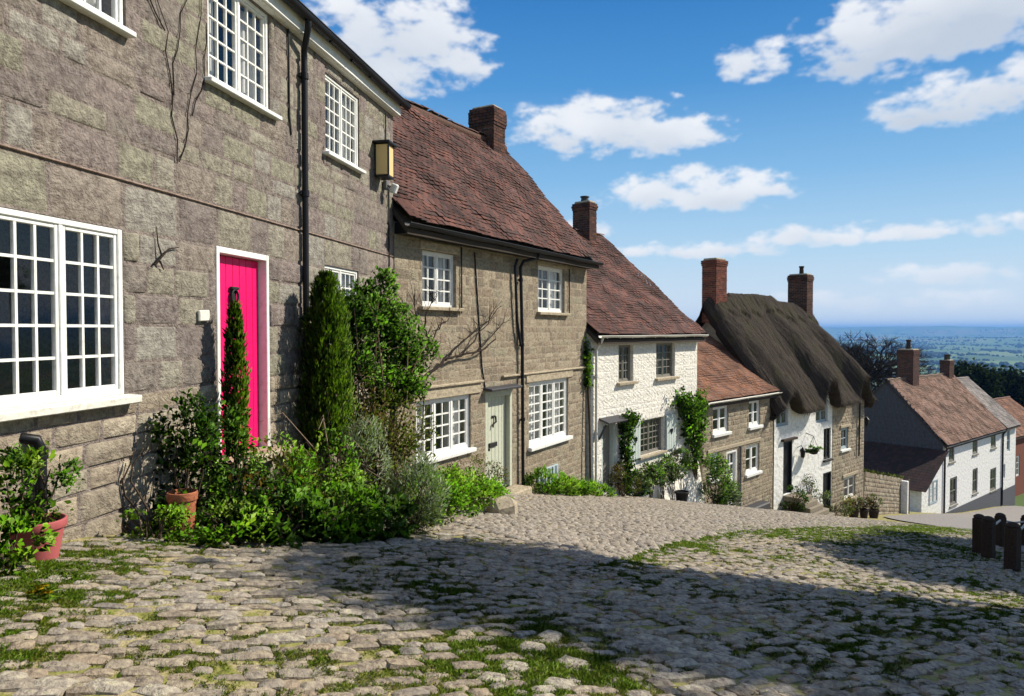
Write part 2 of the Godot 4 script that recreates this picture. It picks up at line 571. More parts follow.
func make_stone(rng: RandomNumberGenerator) -> ArrayMesh:
	# unit block: x, y in -0.5..0.5, back at z = -1.5, face near z = 1, worn arrises, smooth shaded face
	var N := 5
	var pts := PackedVector3Array()
	var e := [-0.5, -0.43, 0.0, 0.43, 0.5]
	var jit: Array = []
	for i in 4:
		jit.append(Vector2(rng.randf_range(0, 0.045), rng.randf_range(0, 0.06)))
	for j in N:
		for i in N:
			var x: float = e[i]
			var y: float = e[j]
			var q: Vector2 = jit[0].lerp(jit[1], x + 0.5).lerp(jit[2].lerp(jit[3], x + 0.5), y + 0.5)
			var border := i == 0 or j == 0 or i == N - 1 or j == N - 1
			var z := -0.15 if border else rng.randf_range(0.7, 1.1)
			if border:
				x += rng.randf_range(-0.012, 0.012)
				y += rng.randf_range(-0.02, 0.02)
			pts.push_back(Vector3(x * (1.0 - q.x), y * (1.0 - q.y), z))
	var b := MB.new()
	b.grid(N - 1, N - 1, pts)
	var ring: Array = []
	for i in N - 1: ring.append(pts[i])
	for j in N - 1: ring.append(pts[j * N + N - 1])
	for i in range(N - 1, 0, -1): ring.append(pts[(N - 1) * N + i])
	for j in range(N - 1, 0, -1): ring.append(pts[j * N])
	for k in ring.size():
		var p: Vector3 = ring[k]
		var q: Vector3 = ring[(k + 1) % ring.size()]
		b.quad(Vector3(p.x, p.y, -1.5), Vector3(q.x, q.y, -1.5), q, p)
	return b.mesh()

# ------------------------------------------------------------------ the lie of the land (X right, d ahead; heights relative to the eye)
func hill(x: float, d: float) -> float:
	var e := [-40.0, 0.0, 5.0, 14.0, 18.0, 22.0, 25.0, 30.0, 46.0, 56.0, 90.0]
	var c := [-2.0, 0.0, 0.06, 0.1, 0.03, -0.15, -0.32, -0.52, -0.45, 0.4, -1.0]
	var k := 0.0
	for i in 10:
		if d >= e[i] and d < e[i + 1]:
			var t := smoothstep(0.0, 1.0, (d - e[i]) / (e[i + 1] - e[i]))
			k = lerpf(c[i], c[i + 1], t)
	if d >= 90.0:
		k = -1.0
	return -(1.02 + 0.17 * d + 0.1 * x) + k

func gy(x: float, d: float) -> float: # world height of the street surface
	return hill(x, d) + 0.02 * fbm.get_noise_2d(x * 0.5, d * 0.5) + EYE

func on_ground(x: float, d: float, lift := 0.0) -> Vector3:
	return Vector3(x, gy(x, d) + lift, -d)

# ------------------------------------------------------------------ ground and street
func land(x: float, d: float) -> float:
	var r := sqrt(x * x + d * d)
	var near := hill(x, clampf(d, -25.0, 80.0)) if r < 70.0 else hill(x * 70.0 / r, clampf(d * 70.0 / r, -25.0, 80.0))
	if r < 70.0:
		return near - 0.12
	var v := -108.0 + 16.0 * fbm.get_noise_2d(x * 0.0011, d * 0.0011) + 10.0 * fbm.get_noise_2d(x * 0.0004 + 7.0, d * 0.0004)
	var ridge := smoothstep(4200.0, 6500.0, r) * 34.0 * clampf(0.6 + 1.3 * patch.get_noise_2d(x * 0.00042, d * 0.00025), 0.0, 1.4)
	ridge += smoothstep(8200.0, 12500.0, r) * (122.0 + 26.0 * patch.get_noise_2d(x * 0.00023 + 3.0, d * 0.0001))
	v += ridge
	return lerpf(near - 0.12, v, smoothstep(70.0, 620.0, r))

func field_color(x: float, d: float) -> Color:
	var r := sqrt(x * x + d * d)
	var k := 0.0042
	var wx := x + 60.0 * fbm.get_noise_2d(x * 0.002, d * 0.002)
	var wd := d + 60.0 * fbm.get_noise_2d(x * 0.002 + 9.0, d * 0.002)
	var c := cellv.get_noise_2d(wx * k, wd * k * 0.8) * 0.5 + 0.5
	var p := [Color(0.075, 0.13, 0.03), Color(0.11, 0.17, 0.045), Color(0.15, 0.2, 0.06), Color(0.06, 0.11, 0.035), Color(0.2, 0.17, 0.09), Color(0.13, 0.19, 0.05), Color(0.09, 0.15, 0.04)]
	var f: Color = p[int(c * 6.99)]
	if r < 400.0:
		f = Color(0.07, 0.11, 0.03)
	return f * (0.9 + 0.25 * fbm.get_noise_2d(x * 0.01, d * 0.01))

func build_ground() -> void:
	var ang := PackedFloat32Array()
	var a := -180.0
	while a < 180.1:
		ang.push_back(a)
		a += 0.3 if a > -4.0 and a < 48.0 else 4.0
	ang[ang.size() - 1] = 180.0
	var rad := PackedFloat32Array([0.0])
	var r := 6.0
	while r < 17000.0:
		rad.push_back(r)
		r *= 1.034 if r > 500.0 else 1.12
	var pts := PackedVector3Array()
	var cols := PackedColorArray()
	for j in rad.size():
		for i in ang.size():
			var t := deg_to_rad(ang[i])
			var x := sin(t) * rad[j]
			var d := cos(t) * rad[j]
			pts.push_back(Vector3(x, land(x, d) + EYE, -d))
			cols.push_back(field_color(x, d))
	var b := MB.new()
	b.grid(ang.size() - 1, rad.size() - 1, pts, cols)
	structure("ground", b.mesh(), M.ground)

var front_line := [[-5.2, -6.0], [-2.7, 7.0], [-1.88, 11.1], [1.9, 17.6], [5.95, 22.45], [10.0, 26.6], [16.4, 32.6], [22.4, 39.5], [28.3, 46.0], [40.0, 56.0], [60.0, 72.0]]
func wall_x(d: float) -> float: # where the house fronts stand at depth d
	for i in front_line.size() - 1:
		if d <= front_line[i + 1][1]:
			return lerpf(front_line[i][0], front_line[i + 1][0], (d - front_line[i][1]) / (front_line[i + 1][1] - front_line[i][1]))
	return 60.0

var edge_line := [[0.9, 6.0], [1.9, 8.0], [3.3, 10.2], [5.0, 12.2], [7.2, 14.1], [12.0, 20.0], [17.0, 25.5], [26.0, 35.0], [40.0, 48.0]]
func path_x(d: float) -> float: # the mossy line between the small cobbles by the houses and the lane
	if d < 6.0:
		return -99.0
	for i in edge_line.size() - 1:
		if d <= edge_line[i + 1][1]:
			return lerpf(edge_line[i][0], edge_line[i + 1][0], (d - edge_line[i][1]) / (edge_line[i + 1][1] - edge_line[i][1]))
	return 40.0

func path_left(d: float) -> float: # the cobbles begin as a wedge and widen until they reach the house fronts
	return maxf(wall_x(d) + 0.4, lerpf(0.9, -1.6, (d - 6.0) / 3.6))

func slope_basis(x: float, d: float, turn: float) -> Basis:
	var n := Vector3(gy(x - 0.3, d) - gy(x + 0.3, d), 0.6, gy(x, d + 0.3) - gy(x, d - 0.3)).normalized()
	var fx := Vector3(cos(turn), 0, -sin(turn))
	fx = (fx - n * fx.dot(n)).normalized()
	return Basis(fx, n, fx.cross(n))

func make_sett(rng: RandomNumberGenerator, round_: float) -> ArrayMesh:
	# unit: x and z in -0.5..0.5, worn domed top at y = 1, sides down to y = -1
	var N := 6
	var pts := PackedVector3Array()
	var ph := rng.randf() * 9.0
	for j in N:
		for i in N:
			var x := float(i) / (N - 1) * 2.0 - 1.0
			var z := float(j) / (N - 1) * 2.0 - 1.0
			var sq := pow(absf(x), 4.0) + pow(absf(z), 4.0)
			var rr := lerpf(1.0, 1.0 / maxf(1.0, pow(sq, 0.25)), round_)
			var h := 1.0 - 0.3 * pow(maxf(absf(x), absf(z)), 5.0) - 0.12 * (x * x + z * z) * 0.5 + 0.2 * fbm.get_noise_2d(x * 1.3 + ph, z * 1.3)
			if i == 0 or j == 0 or i == N - 1 or j == N - 1:
				h -= 0.3
			pts.push_back(Vector3(x * rr * 0.5 + 0.02 * fbm.get_noise_2d(x + ph, z * 2.0), h, -z * rr * 0.5 + 0.03 * fbm.get_noise_2d(x * 2.0, z + ph)))
	var b := MB.new()
	b.grid(N - 1, N - 1, pts)
	for k in N - 1:
		for q in [[k, k + 1], [(N - 1) * N + k + 1, (N - 1) * N + k], [(k + 1) * N, k * N], [k * N + N - 1, (k + 1) * N + N - 1]]:
			var p0: Vector3 = pts[q[0]]
			var p1: Vector3 = pts[q[1]]
			b.quad(Vector3(p0.x, -1.0, p0.z), Vector3(p1.x, -1.0, p1.z), p1, p0)
	return b.mesh()

func in_sight(x: float, d: float) -> bool:
	return d > 1.9 and x < d * 0.98 + 0.4 and x > -d * 0.98 - 0.4

func build_street() -> void:
	var rng := RandomNumberGenerator.new()
	rng.seed = 101
	# the bed of earth and moss that the stones lie in
	var xs := PackedFloat32Array()
	var x := -9.0
	while x < 62.0:
		xs.push_back(x)
		x += 0.22 if x < 9.0 else 0.7
	var ds := PackedFloat32Array()
	var d := -6.0
	while d < 68.0:
		ds.push_back(d)
		d += 0.2 if d > 1.0 and d < 14.0 else 0.6
	var pts := PackedVector3Array()
	for j in ds.size():
		for i in xs.size():
			pts.push_back(on_ground(xs[i], ds[j], 0.03 * fbm.get_noise_2d(xs[i] * 2.3, ds[j] * 2.3)))
	var b := MB.new()
	b.grid(xs.size() - 1, ds.size() - 1, pts)
	var street := structure("street", b.mesh(), M.earth)
	# setts in courses across a lane that curves right round a far centre
	var shapes: Array = []
	for k in 8:
		shapes.append(make_sett(rng, 0.3))
	var pebbles: Array = []
	for k in 5:
		pebbles.append(make_sett(rng, 1.0))
	var cx := 27.0
	var cd := -8.7
	var list: Array = []
	var th := deg_to_rad(100.0)
	var row := 0
	while th < deg_to_rad(184.0):
		# th: bearing from the centre; rows step along the lane
		var step := rng.randf_range(0.062, 0.1)
		var rho := 6.0 + rng.randf() * 0.3
		while rho < 46.0:
			var l := rng.randf_range(0.07, 0.175) * (1.25 if rng.randf() < 0.15 else 1.0)
			var rm := rho + l * 0.5
			rho += l + 0.007
			var wob := th + (0.1 * fbm.get_noise_2d(rm * 0.45, th * 9.0) + 0.02 * rng.randfn()) / rm
			var px := cx + cos(wob) * rm
			var pd := cd + sin(wob) * rm
			if pd > 25.0 or not in_sight(px, pd) or px < wall_x(pd) + 0.12:
				continue
			if px < path_x(pd) - 0.1 and px > path_left(pd):
				continue
			var w := step * rm / 29.0
			if rng.randf() < 0.05 + 0.09 * maxf(0.0, patch.get_noise_2d(px * 0.7, pd * 0.7) * 2.0):
				continue
			list.append([px, pd, l, w - 0.008, -atan2(sin(wob), cos(wob)) + PI + rng.randfn() * 0.05])
		th += step / 29.0
		row += 1
	list.sort_custom(func(p, q): return p[2] * p[3] / (p[1] * p[1] * p[1]) > q[2] * q[3] / (q[1] * q[1] * q[1]))
	var sets: Array = []
	for k in shapes.size():
		sets.append(Many.new())
	var made := 0
	for q in list:
		var bs := slope_basis(q[0], q[1], q[4])
		bs = bs * Basis(Vector3(1, 0, 0), rng.randfn() * 0.06) * Basis(Vector3(0, 0, 1), rng.randfn() * 0.05)
		var lift := 0.0045 + rng.randfn() * 0.005 + 0.01 * fbm.get_noise_2d(q[0] * 0.8, q[1] * 0.8)
		var t := Transform3D(bs.scaled_local(Vector3(q[2], rng.randf_range(0.014, 0.019), q[3] * rng.randf_range(0.9, 1.03))), on_ground(q[0], q[1], lift))
		var k := rng.randi() % shapes.size()
		var inframe: bool = absf(q[0]) < q[1] * 0.75 and q[1] > 2.35
		if made < 290 and inframe:
			var o := part("sett", shapes[k], M.setts[rng.randi() % 5 if rng.randf() < 0.93 else 5], street)
			o.transform = t
			made += 1
		else:
			var tone := rng.randf_range(0.31, 0.47)
			var warm := rng.randf()
			sets[k].put(t, Color(tone * (1.0 + 0.04 * warm), tone * (0.96 - 0.03 * warm), tone * (0.91 - 0.14 * warm)))
	for k in shapes.size():
		many("setts", sets[k], shapes[k], M.sett_many, street)
	# a few larger pale slabs and boulders among the setts
	for q in [[-1.76, 2.42, 0.13, 0.1, 0.1], [-1.6, 2.41, 0.15, 0.09, 0.05], [-1.42, 2.42, 0.16, 0.1, 0.1], [-1.24, 2.42, 0.15, 0.09, 0.2], [0.76, 3.72, 0.2, 0.1, 0.45], [0.88, 3.66, 0.19, 0.1, 0.45], [0.8, 3.58, 0.17, 0.08, 0.45], [0.97, 3.54, 0.2, 0.1, 0.45], [1.1, 3.5, 0.2, 0.1, 0.45], [0.94, 3.78, 0.16, 0.07, 0.45], [0.1, 3.36, 0.15, 0.15, 0.2], [0.2, 3.58, 0.12, 0.15, 0.4], [0.01, 3.06, 0.15, 0.17, 0.1], [0.28, 3.2, 0.17, 0.12, 0.5], [-0.08, 2.9, 0.15, 0.13, 0.2], [0.2, 2.9, 0.15, 0.12, 0.3], [1.66, 3.83, 0.18, 0.09, 0.4]]:
		var o := part("slab", pebbles[rng.randi() % 5] if q[1] > 2.6 and q[0] < 0.5 else shapes[rng.randi() % 8], M.setts[5], street)
		o.transform = Transform3D(slope_basis(q[0], q[1], -q[4]).scaled_local(Vector3(q[2], 0.022, q[3])), on_ground(q[0], q[1], 0.006))
	# the strip of small rounded cobbles in front of the houses
	var sets2: Array = []
	for k in pebbles.size():
		sets2.append(Many.new())
	var cob: Array = []
	var gd := 6.05
	while gd < 24.0:
		var gx := path_left(gd)
		while gx < path_x(gd) - 0.12:
			if in_sight(gx, gd):
				cob.append([gx + rng.randfn() * 0.012, gd + rng.randfn() * 0.012])
			gx += rng.randf_range(0.085, 0.13)
		gd += 0.098
	var side := structure("pavement", pave_sheet(), M.earth)
	var made2 := 0
	for q in cob:
		var s := rng.randf_range(0.085, 0.125)
		var t := Transform3D(slope_basis(q[0], q[1], rng.randf() * TAU).scaled_local(Vector3(s * rng.randf_range(1.0, 1.25), rng.randf_range(0.02, 0.03), s)), on_ground(q[0], q[1], 0.012 + rng.randfn() * 0.004))
		var k := rng.randi() % pebbles.size()
		var tone := rng.randf_range(0.34, 0.5)
		var warm := rng.randf()
		sets2[k].put(t, Color(tone, tone * (0.95 - 0.04 * warm), tone * (0.91 - 0.13 * warm)))
	for k in pebbles.size():
		many("cobbles", sets2[k], pebbles[k], M.sett_many, side)
	# tarmac where the lane levels out below the posts
	var rb := MB.new()
	var rp := PackedVector3Array()
	for j in 41:
		for i in 21:
			var rd := lerpf(21.0, 62.0, j / 40.0)
			var rx := lerpf(lerpf(path_x(rd), wall_x(rd) + 0.6, smoothstep(26.0, 34.0, rd)), rd * 1.05 + 3.0, i / 20.0)
			rp.push_back(on_ground(rx, rd, 0.05))
	rb.grid(20, 40, rp)
	structure("road", rb.mesh(), M.asphalt)
	var fb := MB.new()
	var fp := PackedVector3Array()
	for j in 21:
		for i in 11:
			var rd := lerpf(9.0, 16.5, j / 20.0)
			var rx := lerpf(maxf(7.4 + (rd - 9.4) * 0.52, 7.35), rd * 1.0 + 4.0, i / 10.0)
			fp.push_back(on_ground(rx, rd, 0.045))
	fb.grid(10, 20, fp)
	structure("path", fb.mesh(), M.asphalt)

func pave_sheet() -> ArrayMesh:
	var pts := PackedVector3Array()
	for j in 61:
		for i in 13:
			var d := lerpf(6.0, 25.0, j / 60.0)
			var x := lerpf(path_left(d) - 0.05, maxf(path_x(d), path_left(d)), i / 12.0)
			pts.push_back(on_ground(x, d, 0.004 + 0.03 * fbm.get_noise_2d(x * 2.3, d * 2.3)))
	var b := MB.new()
	b.grid(12, 60, pts)
	return b.mesh()

# ------------------------------------------------------------------ house kit. Local axes: u along the front, v up (relative to the eye), w out towards the lane
var vb := 0.0 # base of the house in hand
func L(u: float, v: float, w: float) -> Vector3:
	return Vector3(u, v - vb, w)

func house(called: String, label: String, x0: float, d0: float, deg: float, base: float) -> Node3D:
	vb = base
	return thing(called, label, "house", Vector3(x0, base + EYE, -d0), deg_to_rad(90.0 - deg))

func wall_sheet(b: MB, u0: float, u1: float, v0: float, v1: float, w: float, holes: Array, reveal: float) -> void:
	# a front with openings and their reveals; holes: [u0, u1, v0, v1]
	var us := [u0, u1]
	var vs := [v0, v1]
	for h in holes:
		for k in 2:
			if h[k] > u0 and h[k] < u1: us.append(h[k])
			if h[2 + k] > v0 and h[2 + k] < v1: vs.append(h[2 + k])
	us.sort()
	vs.sort()
	for i in us.size() - 1:
		for j in vs.size() - 1:
			if us[i + 1] - us[i] < 1e-4 or vs[j + 1] - vs[j] < 1e-4:
				continue
			var cu: float = (us[i] + us[i + 1]) * 0.5
			var cv: float = (vs[j] + vs[j + 1]) * 0.5
			var open := false
			for h in holes:
				if cu > h[0] and cu < h[1] and cv > h[2] and cv < h[3]:
					open = true
			if not open:
				b.quad(L(us[i], vs[j], w), L(us[i + 1], vs[j], w), L(us[i + 1], vs[j + 1], w), L(us[i], vs[j + 1], w))
	for h in holes:
		var q := w - reveal
		b.quad(L(h[0], h[2], w), L(h[0], h[3], w), L(h[0], h[3], q), L(h[0], h[2], q))
		b.quad(L(h[1], h[2], q), L(h[1], h[3], q), L(h[1], h[3], w), L(h[1], h[2], w))
		b.quad(L(h[0], h[3], w), L(h[1], h[3], w), L(h[1], h[3], q), L(h[0], h[3], q))
		b.quad(L(h[0], h[2], q), L(h[1], h[2], q), L(h[1], h[2], w), L(h[0], h[2], w))

func shell(b: MB, u0: float, u1: float, v0: float, ve: float, vr: float, depth: float, wr: float) -> void:
	# end walls, back wall and floor behind the front; the gables rise to the ridge (vr at w = wr)
	var bk := -depth
	var i0 := u0 + 0.02
	var i1 := u1 - 0.02
	b.quad(L(u0, v0, bk), L(u0, v0, 0), L(u0, ve, 0), L(u0, ve, bk))
	b.tri(L(u0, ve, bk), L(u0, ve, 0), L(u0, vr, wr))
	b.quad(L(u1, v0, 0), L(u1, v0, bk), L(u1, ve, bk), L(u1, ve, 0))
	b.tri(L(u1, ve, 0), L(u1, ve, bk), L(u1, vr, wr))
	b.quad(L(u1, v0, bk), L(u0, v0, bk), L(u0, ve, bk), L(u1, ve, bk))
	b.quad(L(i0, ve - 0.1, bk), L(i1, ve - 0.1, bk), L(i1, ve - 0.1, -0.3), L(i0, ve - 0.1, -0.3))

func cut(rects: Array, h: Array) -> Array: # rects minus one opening
	var out: Array = []
	for r in rects:
		if h[0] >= r[1] or h[1] <= r[0] or h[2] >= r[3] or h[3] <= r[2]:
			out.append(r)
			continue
		if h[0] > r[0]: out.append([r[0], h[0], r[2], r[3]])
		if h[1] < r[1]: out.append([h[1], r[1], r[2], r[3]])
		var a := maxf(r[0], h[0])
		var c := minf(r[1], h[1])
		if h[2] > r[2]: out.append([a, c, r[2], h[2]])
		if h[3] < r[3]: out.append([a, c, h[3], r[3]])
	return out

func courses(u0: float, u1: float, v0: float, v1: float, hh: Vector2, ww: Vector2, holes: Array, rng: RandomNumberGenerator) -> Array:
	var out: Array = []
	var v := v0
	while v < v1 - 0.04:
		var h := rng.randf_range(hh.x, hh.y)
		if v1 - (v + h) < hh.x * 0.7:
			h = v1 - v
		for o in holes: # let a course end on a sill or lintel line where one is near
			for k in [2, 3]:
				if absf(o[k] - (v + h)) < hh.x * 0.35 and o[k] - v > hh.x * 0.6:
					h = o[k] - v
		var u := u0
		while u < u1 - 0.03:
			var l := rng.randf_range(ww.x, ww.y)
			if u1 - (u + l) < ww.x * 0.5:
				l = u1 - u
			var rs: Array = [[u, u + l, v, v + h]]
			for o in holes:
				rs = cut(rs, o)
			for r in rs:
				if r[1] - r[0] > 0.05 and r[3] - r[2] > 0.04:
					out.append(r)
			u += l
		v += h
	return out

func weight(r: Array, kind: int) -> float: # how large a stone of the two near houses shows
	if kind == 1:
		return (1.0 if r[0] > -2.8 and r[2] > -1.75 else 0.05) / pow(7.0 + 0.98 * (r[0] + r[1]) * 0.5, 1.6) if r[0] > -5.0 else 0.0
	if kind == 2:
		return (1.0 if r[2] > -3.4 else 0.2) / pow(11.1 + 0.866 * r[0], 1.7)
	return 1.0

func lay_stones(parent: Node3D, rects: Array, mats: Array, joint: float, proud: float, rng: RandomNumberGenerator, most := 290, kind := 0, rest_mat: Material = null) -> void:
	rects.sort_custom(func(p, q): return (p[1] - p[0]) * (p[3] - p[2]) * (weight(p, kind)) > (q[1] - q[0]) * (q[3] - q[2]) * (weight(q, kind)))
	var rest: Array = []
	for k in stone_meshes.size():
		rest.append(Many.new())
	var n := 0
	for r in rects:
		var w: float = r[1] - r[0] - joint
		var h: float = r[3] - r[2] - joint
		var t := Transform3D(Basis().rotated(Vector3(0, 0, 1), rng.randfn() * 0.012).scaled_local(Vector3(w, h, proud * rng.randf_range(0.55, 1.35))), L((r[0] + r[1]) * 0.5, (r[2] + r[3]) * 0.5, 0.0))
		var k := rng.randi() % stone_meshes.size()
		var m: StandardMaterial3D = mats[rng.randi() % mats.size()]
		if n < most:
			var o := part("stone", stone_meshes[k], m, parent)
			o.transform = t
			n += 1
		else:
			rest[k].put(t, m.albedo_color.srgb_to_linear())
	for k in stone_meshes.size():
		many("stones", rest[k], stone_meshes[k], rest_mat if rest_mat else M.stone_many, parent)

func casement(par: Node3D, o: Array, sashes: int, cols: int, rows: int, wf: float, m: Material, rng: RandomNumberGenerator, each := true, fw := 0.05, bw := 0.022, net := false, sill := [], sill_mat: Material = null) -> MeshInstance3D:
	# o: opening [u0, u1, v0, v1]; outer frame, mullions, sash frames, glazing bars; every pane its own piece
	var b := MB.new()
	var d := 0.07
	var u0: float = o[0]
	var u1: float = o[1]
	var v0: float = o[2]
	var v1: float = o[3]
	var bar := func(a0: float, a1: float, b0: float, b1: float, z0: float, z1: float, bev: float) -> void:
		b.boxt(Transform3D(Basis(), L((a0 + a1) * 0.5, (b0 + b1) * 0.5, (z0 + z1) * 0.5)), Vector3(a1 - a0, b1 - b0, z1 - z0), bev)
	bar.call(u0, u0 + fw, v0, v1, wf - d, wf, 0.006)
	bar.call(u1 - fw, u1, v0, v1, wf - d, wf, 0.006)
	bar.call(u0 + fw, u1 - fw, v1 - fw, v1, wf - d, wf - 0.002, 0.006)
	bar.call(u0 + fw, u1 - fw, v0, v0 + fw, wf - d, wf - 0.002, 0.006)
	var iu0 := u0 + fw
	var iw := (u1 - u0 - 2.0 * fw) / sashes
	var sf := fw * 0.62
	var panes: Array = []
	for s in sashes:
		var a := iu0 + s * iw
		var c := a + iw
		if s > 0:
			bar.call(a - fw * 0.4, a + fw * 0.4, v0 + fw, v1 - fw, wf - d, wf - 0.004, 0.005)
		var l := a + (fw * 0.4 if s > 0 else 0.0)
		var r := c - (fw * 0.4 if s < sashes - 1 else 0.0)
		var bt := v0 + fw
		var tp := v1 - fw
		bar.call(l, l + sf, bt, tp, wf - 0.055, wf - 0.014, 0.004)
		bar.call(r - sf, r, bt, tp, wf - 0.055, wf - 0.014, 0.004)
		bar.call(l + sf, r - sf, tp - sf, tp, wf - 0.055, wf - 0.016, 0.004)
		bar.call(l + sf, r - sf, bt, bt + sf * 1.3, wf - 0.055, wf - 0.016, 0.004)
		var g0 := l + sf
		var g1 := r - sf
		var h0 := bt + sf * 1.3
		var h1 := tp - sf
		for i in range(1, cols):
			var x := lerpf(g0, g1, float(i) / cols)
			bar.call(x - bw * 0.5, x + bw * 0.5, h0, h1, wf - 0.048, wf - 0.02, 0.0)
		for j in range(1, rows):
			var y := lerpf(h0, h1, float(j) / rows)
			bar.call(g0, g1, y - bw * 0.5, y + bw * 0.5, wf - 0.046, wf - 0.022, 0.0)
		if each:
			for i in cols:
				for j in rows:
					panes.append([lerpf(g0, g1, float(i) / cols), lerpf(g0, g1, (i + 1.0) / cols), lerpf(h0, h1, float(j) / rows), lerpf(h0, h1, (j + 1.0) / rows)])
		else:
			panes.append([g0, g1, h0, h1])
	var win := part("window", b.mesh(), m, par)
	for p in panes:
		var q := part("pane", pane_mesh, M.glass, win)
		var bs := Basis(Vector3(1, 0, 0), rng.randfn() * 0.012) * Basis(Vector3(0, 1, 0), rng.randfn() * 0.016)
		q.transform = Transform3D(bs.scaled_local(Vector3(p[1] - p[0], p[3] - p[2], 1)), L((p[0] + p[1]) * 0.5, (p[2] + p[3]) * 0.5, wf - 0.036))
	if net:
		curtain(win, u0 + fw, u1 - fw, v0 + fw, v1 - fw, wf - 0.16, rng)
	if sill.size(): # [u0, u1, v top, thickness, reach]
		var sb := MB.new()
		var t := Transform3D(Basis(Vector3(1, 0, 0), 0.06), L((sill[0] + sill[1]) * 0.5, sill[2] - sill[3] * 0.5, (sill[4] + wf - 0.08) * 0.5))
		sb.boxt(t, Vector3(sill[1] - sill[0], sill[3], sill[4] - wf + 0.08), 0.008)
		part("sill", sb.mesh(), sill_mat if sill_mat else m, win)
	return win

func curtain(par: Node3D, u0: float, u1: float, v0: float, v1: float, w: float, rng: RandomNumberGenerator) -> void:
	var pts := PackedVector3Array()
	var n := 40
	var ph := rng.randf() * 9.0
	var gap := rng.randf_range(0.1, 0.22)
	for side in 2:
		pts.clear()
		var a := u0 if side == 0 else lerpf(u0, u1, 0.5 + gap)
		var c := lerpf(u0, u1, 0.5 - gap) if side == 0 else u1
		for j in 2:
			for i in n + 1:
				var u := lerpf(a, c, float(i) / n)
				pts.push_back(L(u, v0 if j == 0 else v1, w + 0.03 * sin(u * 42.0 + ph) + 0.012 * sin(u * 97.0)))
		var b := MB.new()
		b.grid(n, 1, pts)
		part("curtain", b.mesh(), M.net, par)

func tile_mesh(rng: RandomNumberGenerator) -> ArrayMesh:
	# unit plain tile: x -0.5..0.5, from head (z = 0) to tail (z = 1), slightly cambered, y thickness
	var b := MB.new()
	var n := 3
	var prof: Array = []
	for i in n + 1:
		var x := float(i) / n - 0.5
		prof.append([x, 0.35 - 1.4 * x * x + rng.randf_range(-0.06, 0.06)])
	for i in n:
		var p: Array = prof[i]
		var q: Array = prof[i + 1]
		b.quad(Vector3(p[0], p[1] + 0.5, 1.0), Vector3(q[0], q[1] + 0.5, 1.0), Vector3(q[0], q[1] + 0.5, 0), Vector3(p[0], p[1] + 0.5, 0))
		b.quad(Vector3(p[0], p[1] - 0.5, 1.0), Vector3(q[0], q[1] - 0.5, 1.0), Vector3(q[0], q[1] + 0.5, 1.0), Vector3(p[0], p[1] + 0.5, 1.0))
	b.quad(Vector3(0.5, prof[n][1] - 0.5, 1), Vector3(0.5, prof[n][1] - 0.5, 0), Vector3(0.5, prof[n][1] + 0.5, 0), Vector3(0.5, prof[n][1] + 0.5, 1))
	b.quad(Vector3(-0.5, prof[0][1] - 0.5, 0), Vector3(-0.5, prof[0][1] - 0.5, 1), Vector3(-0.5, prof[0][1] + 0.5, 1), Vector3(-0.5, prof[0][1] + 0.5, 0))
	return b.mesh()

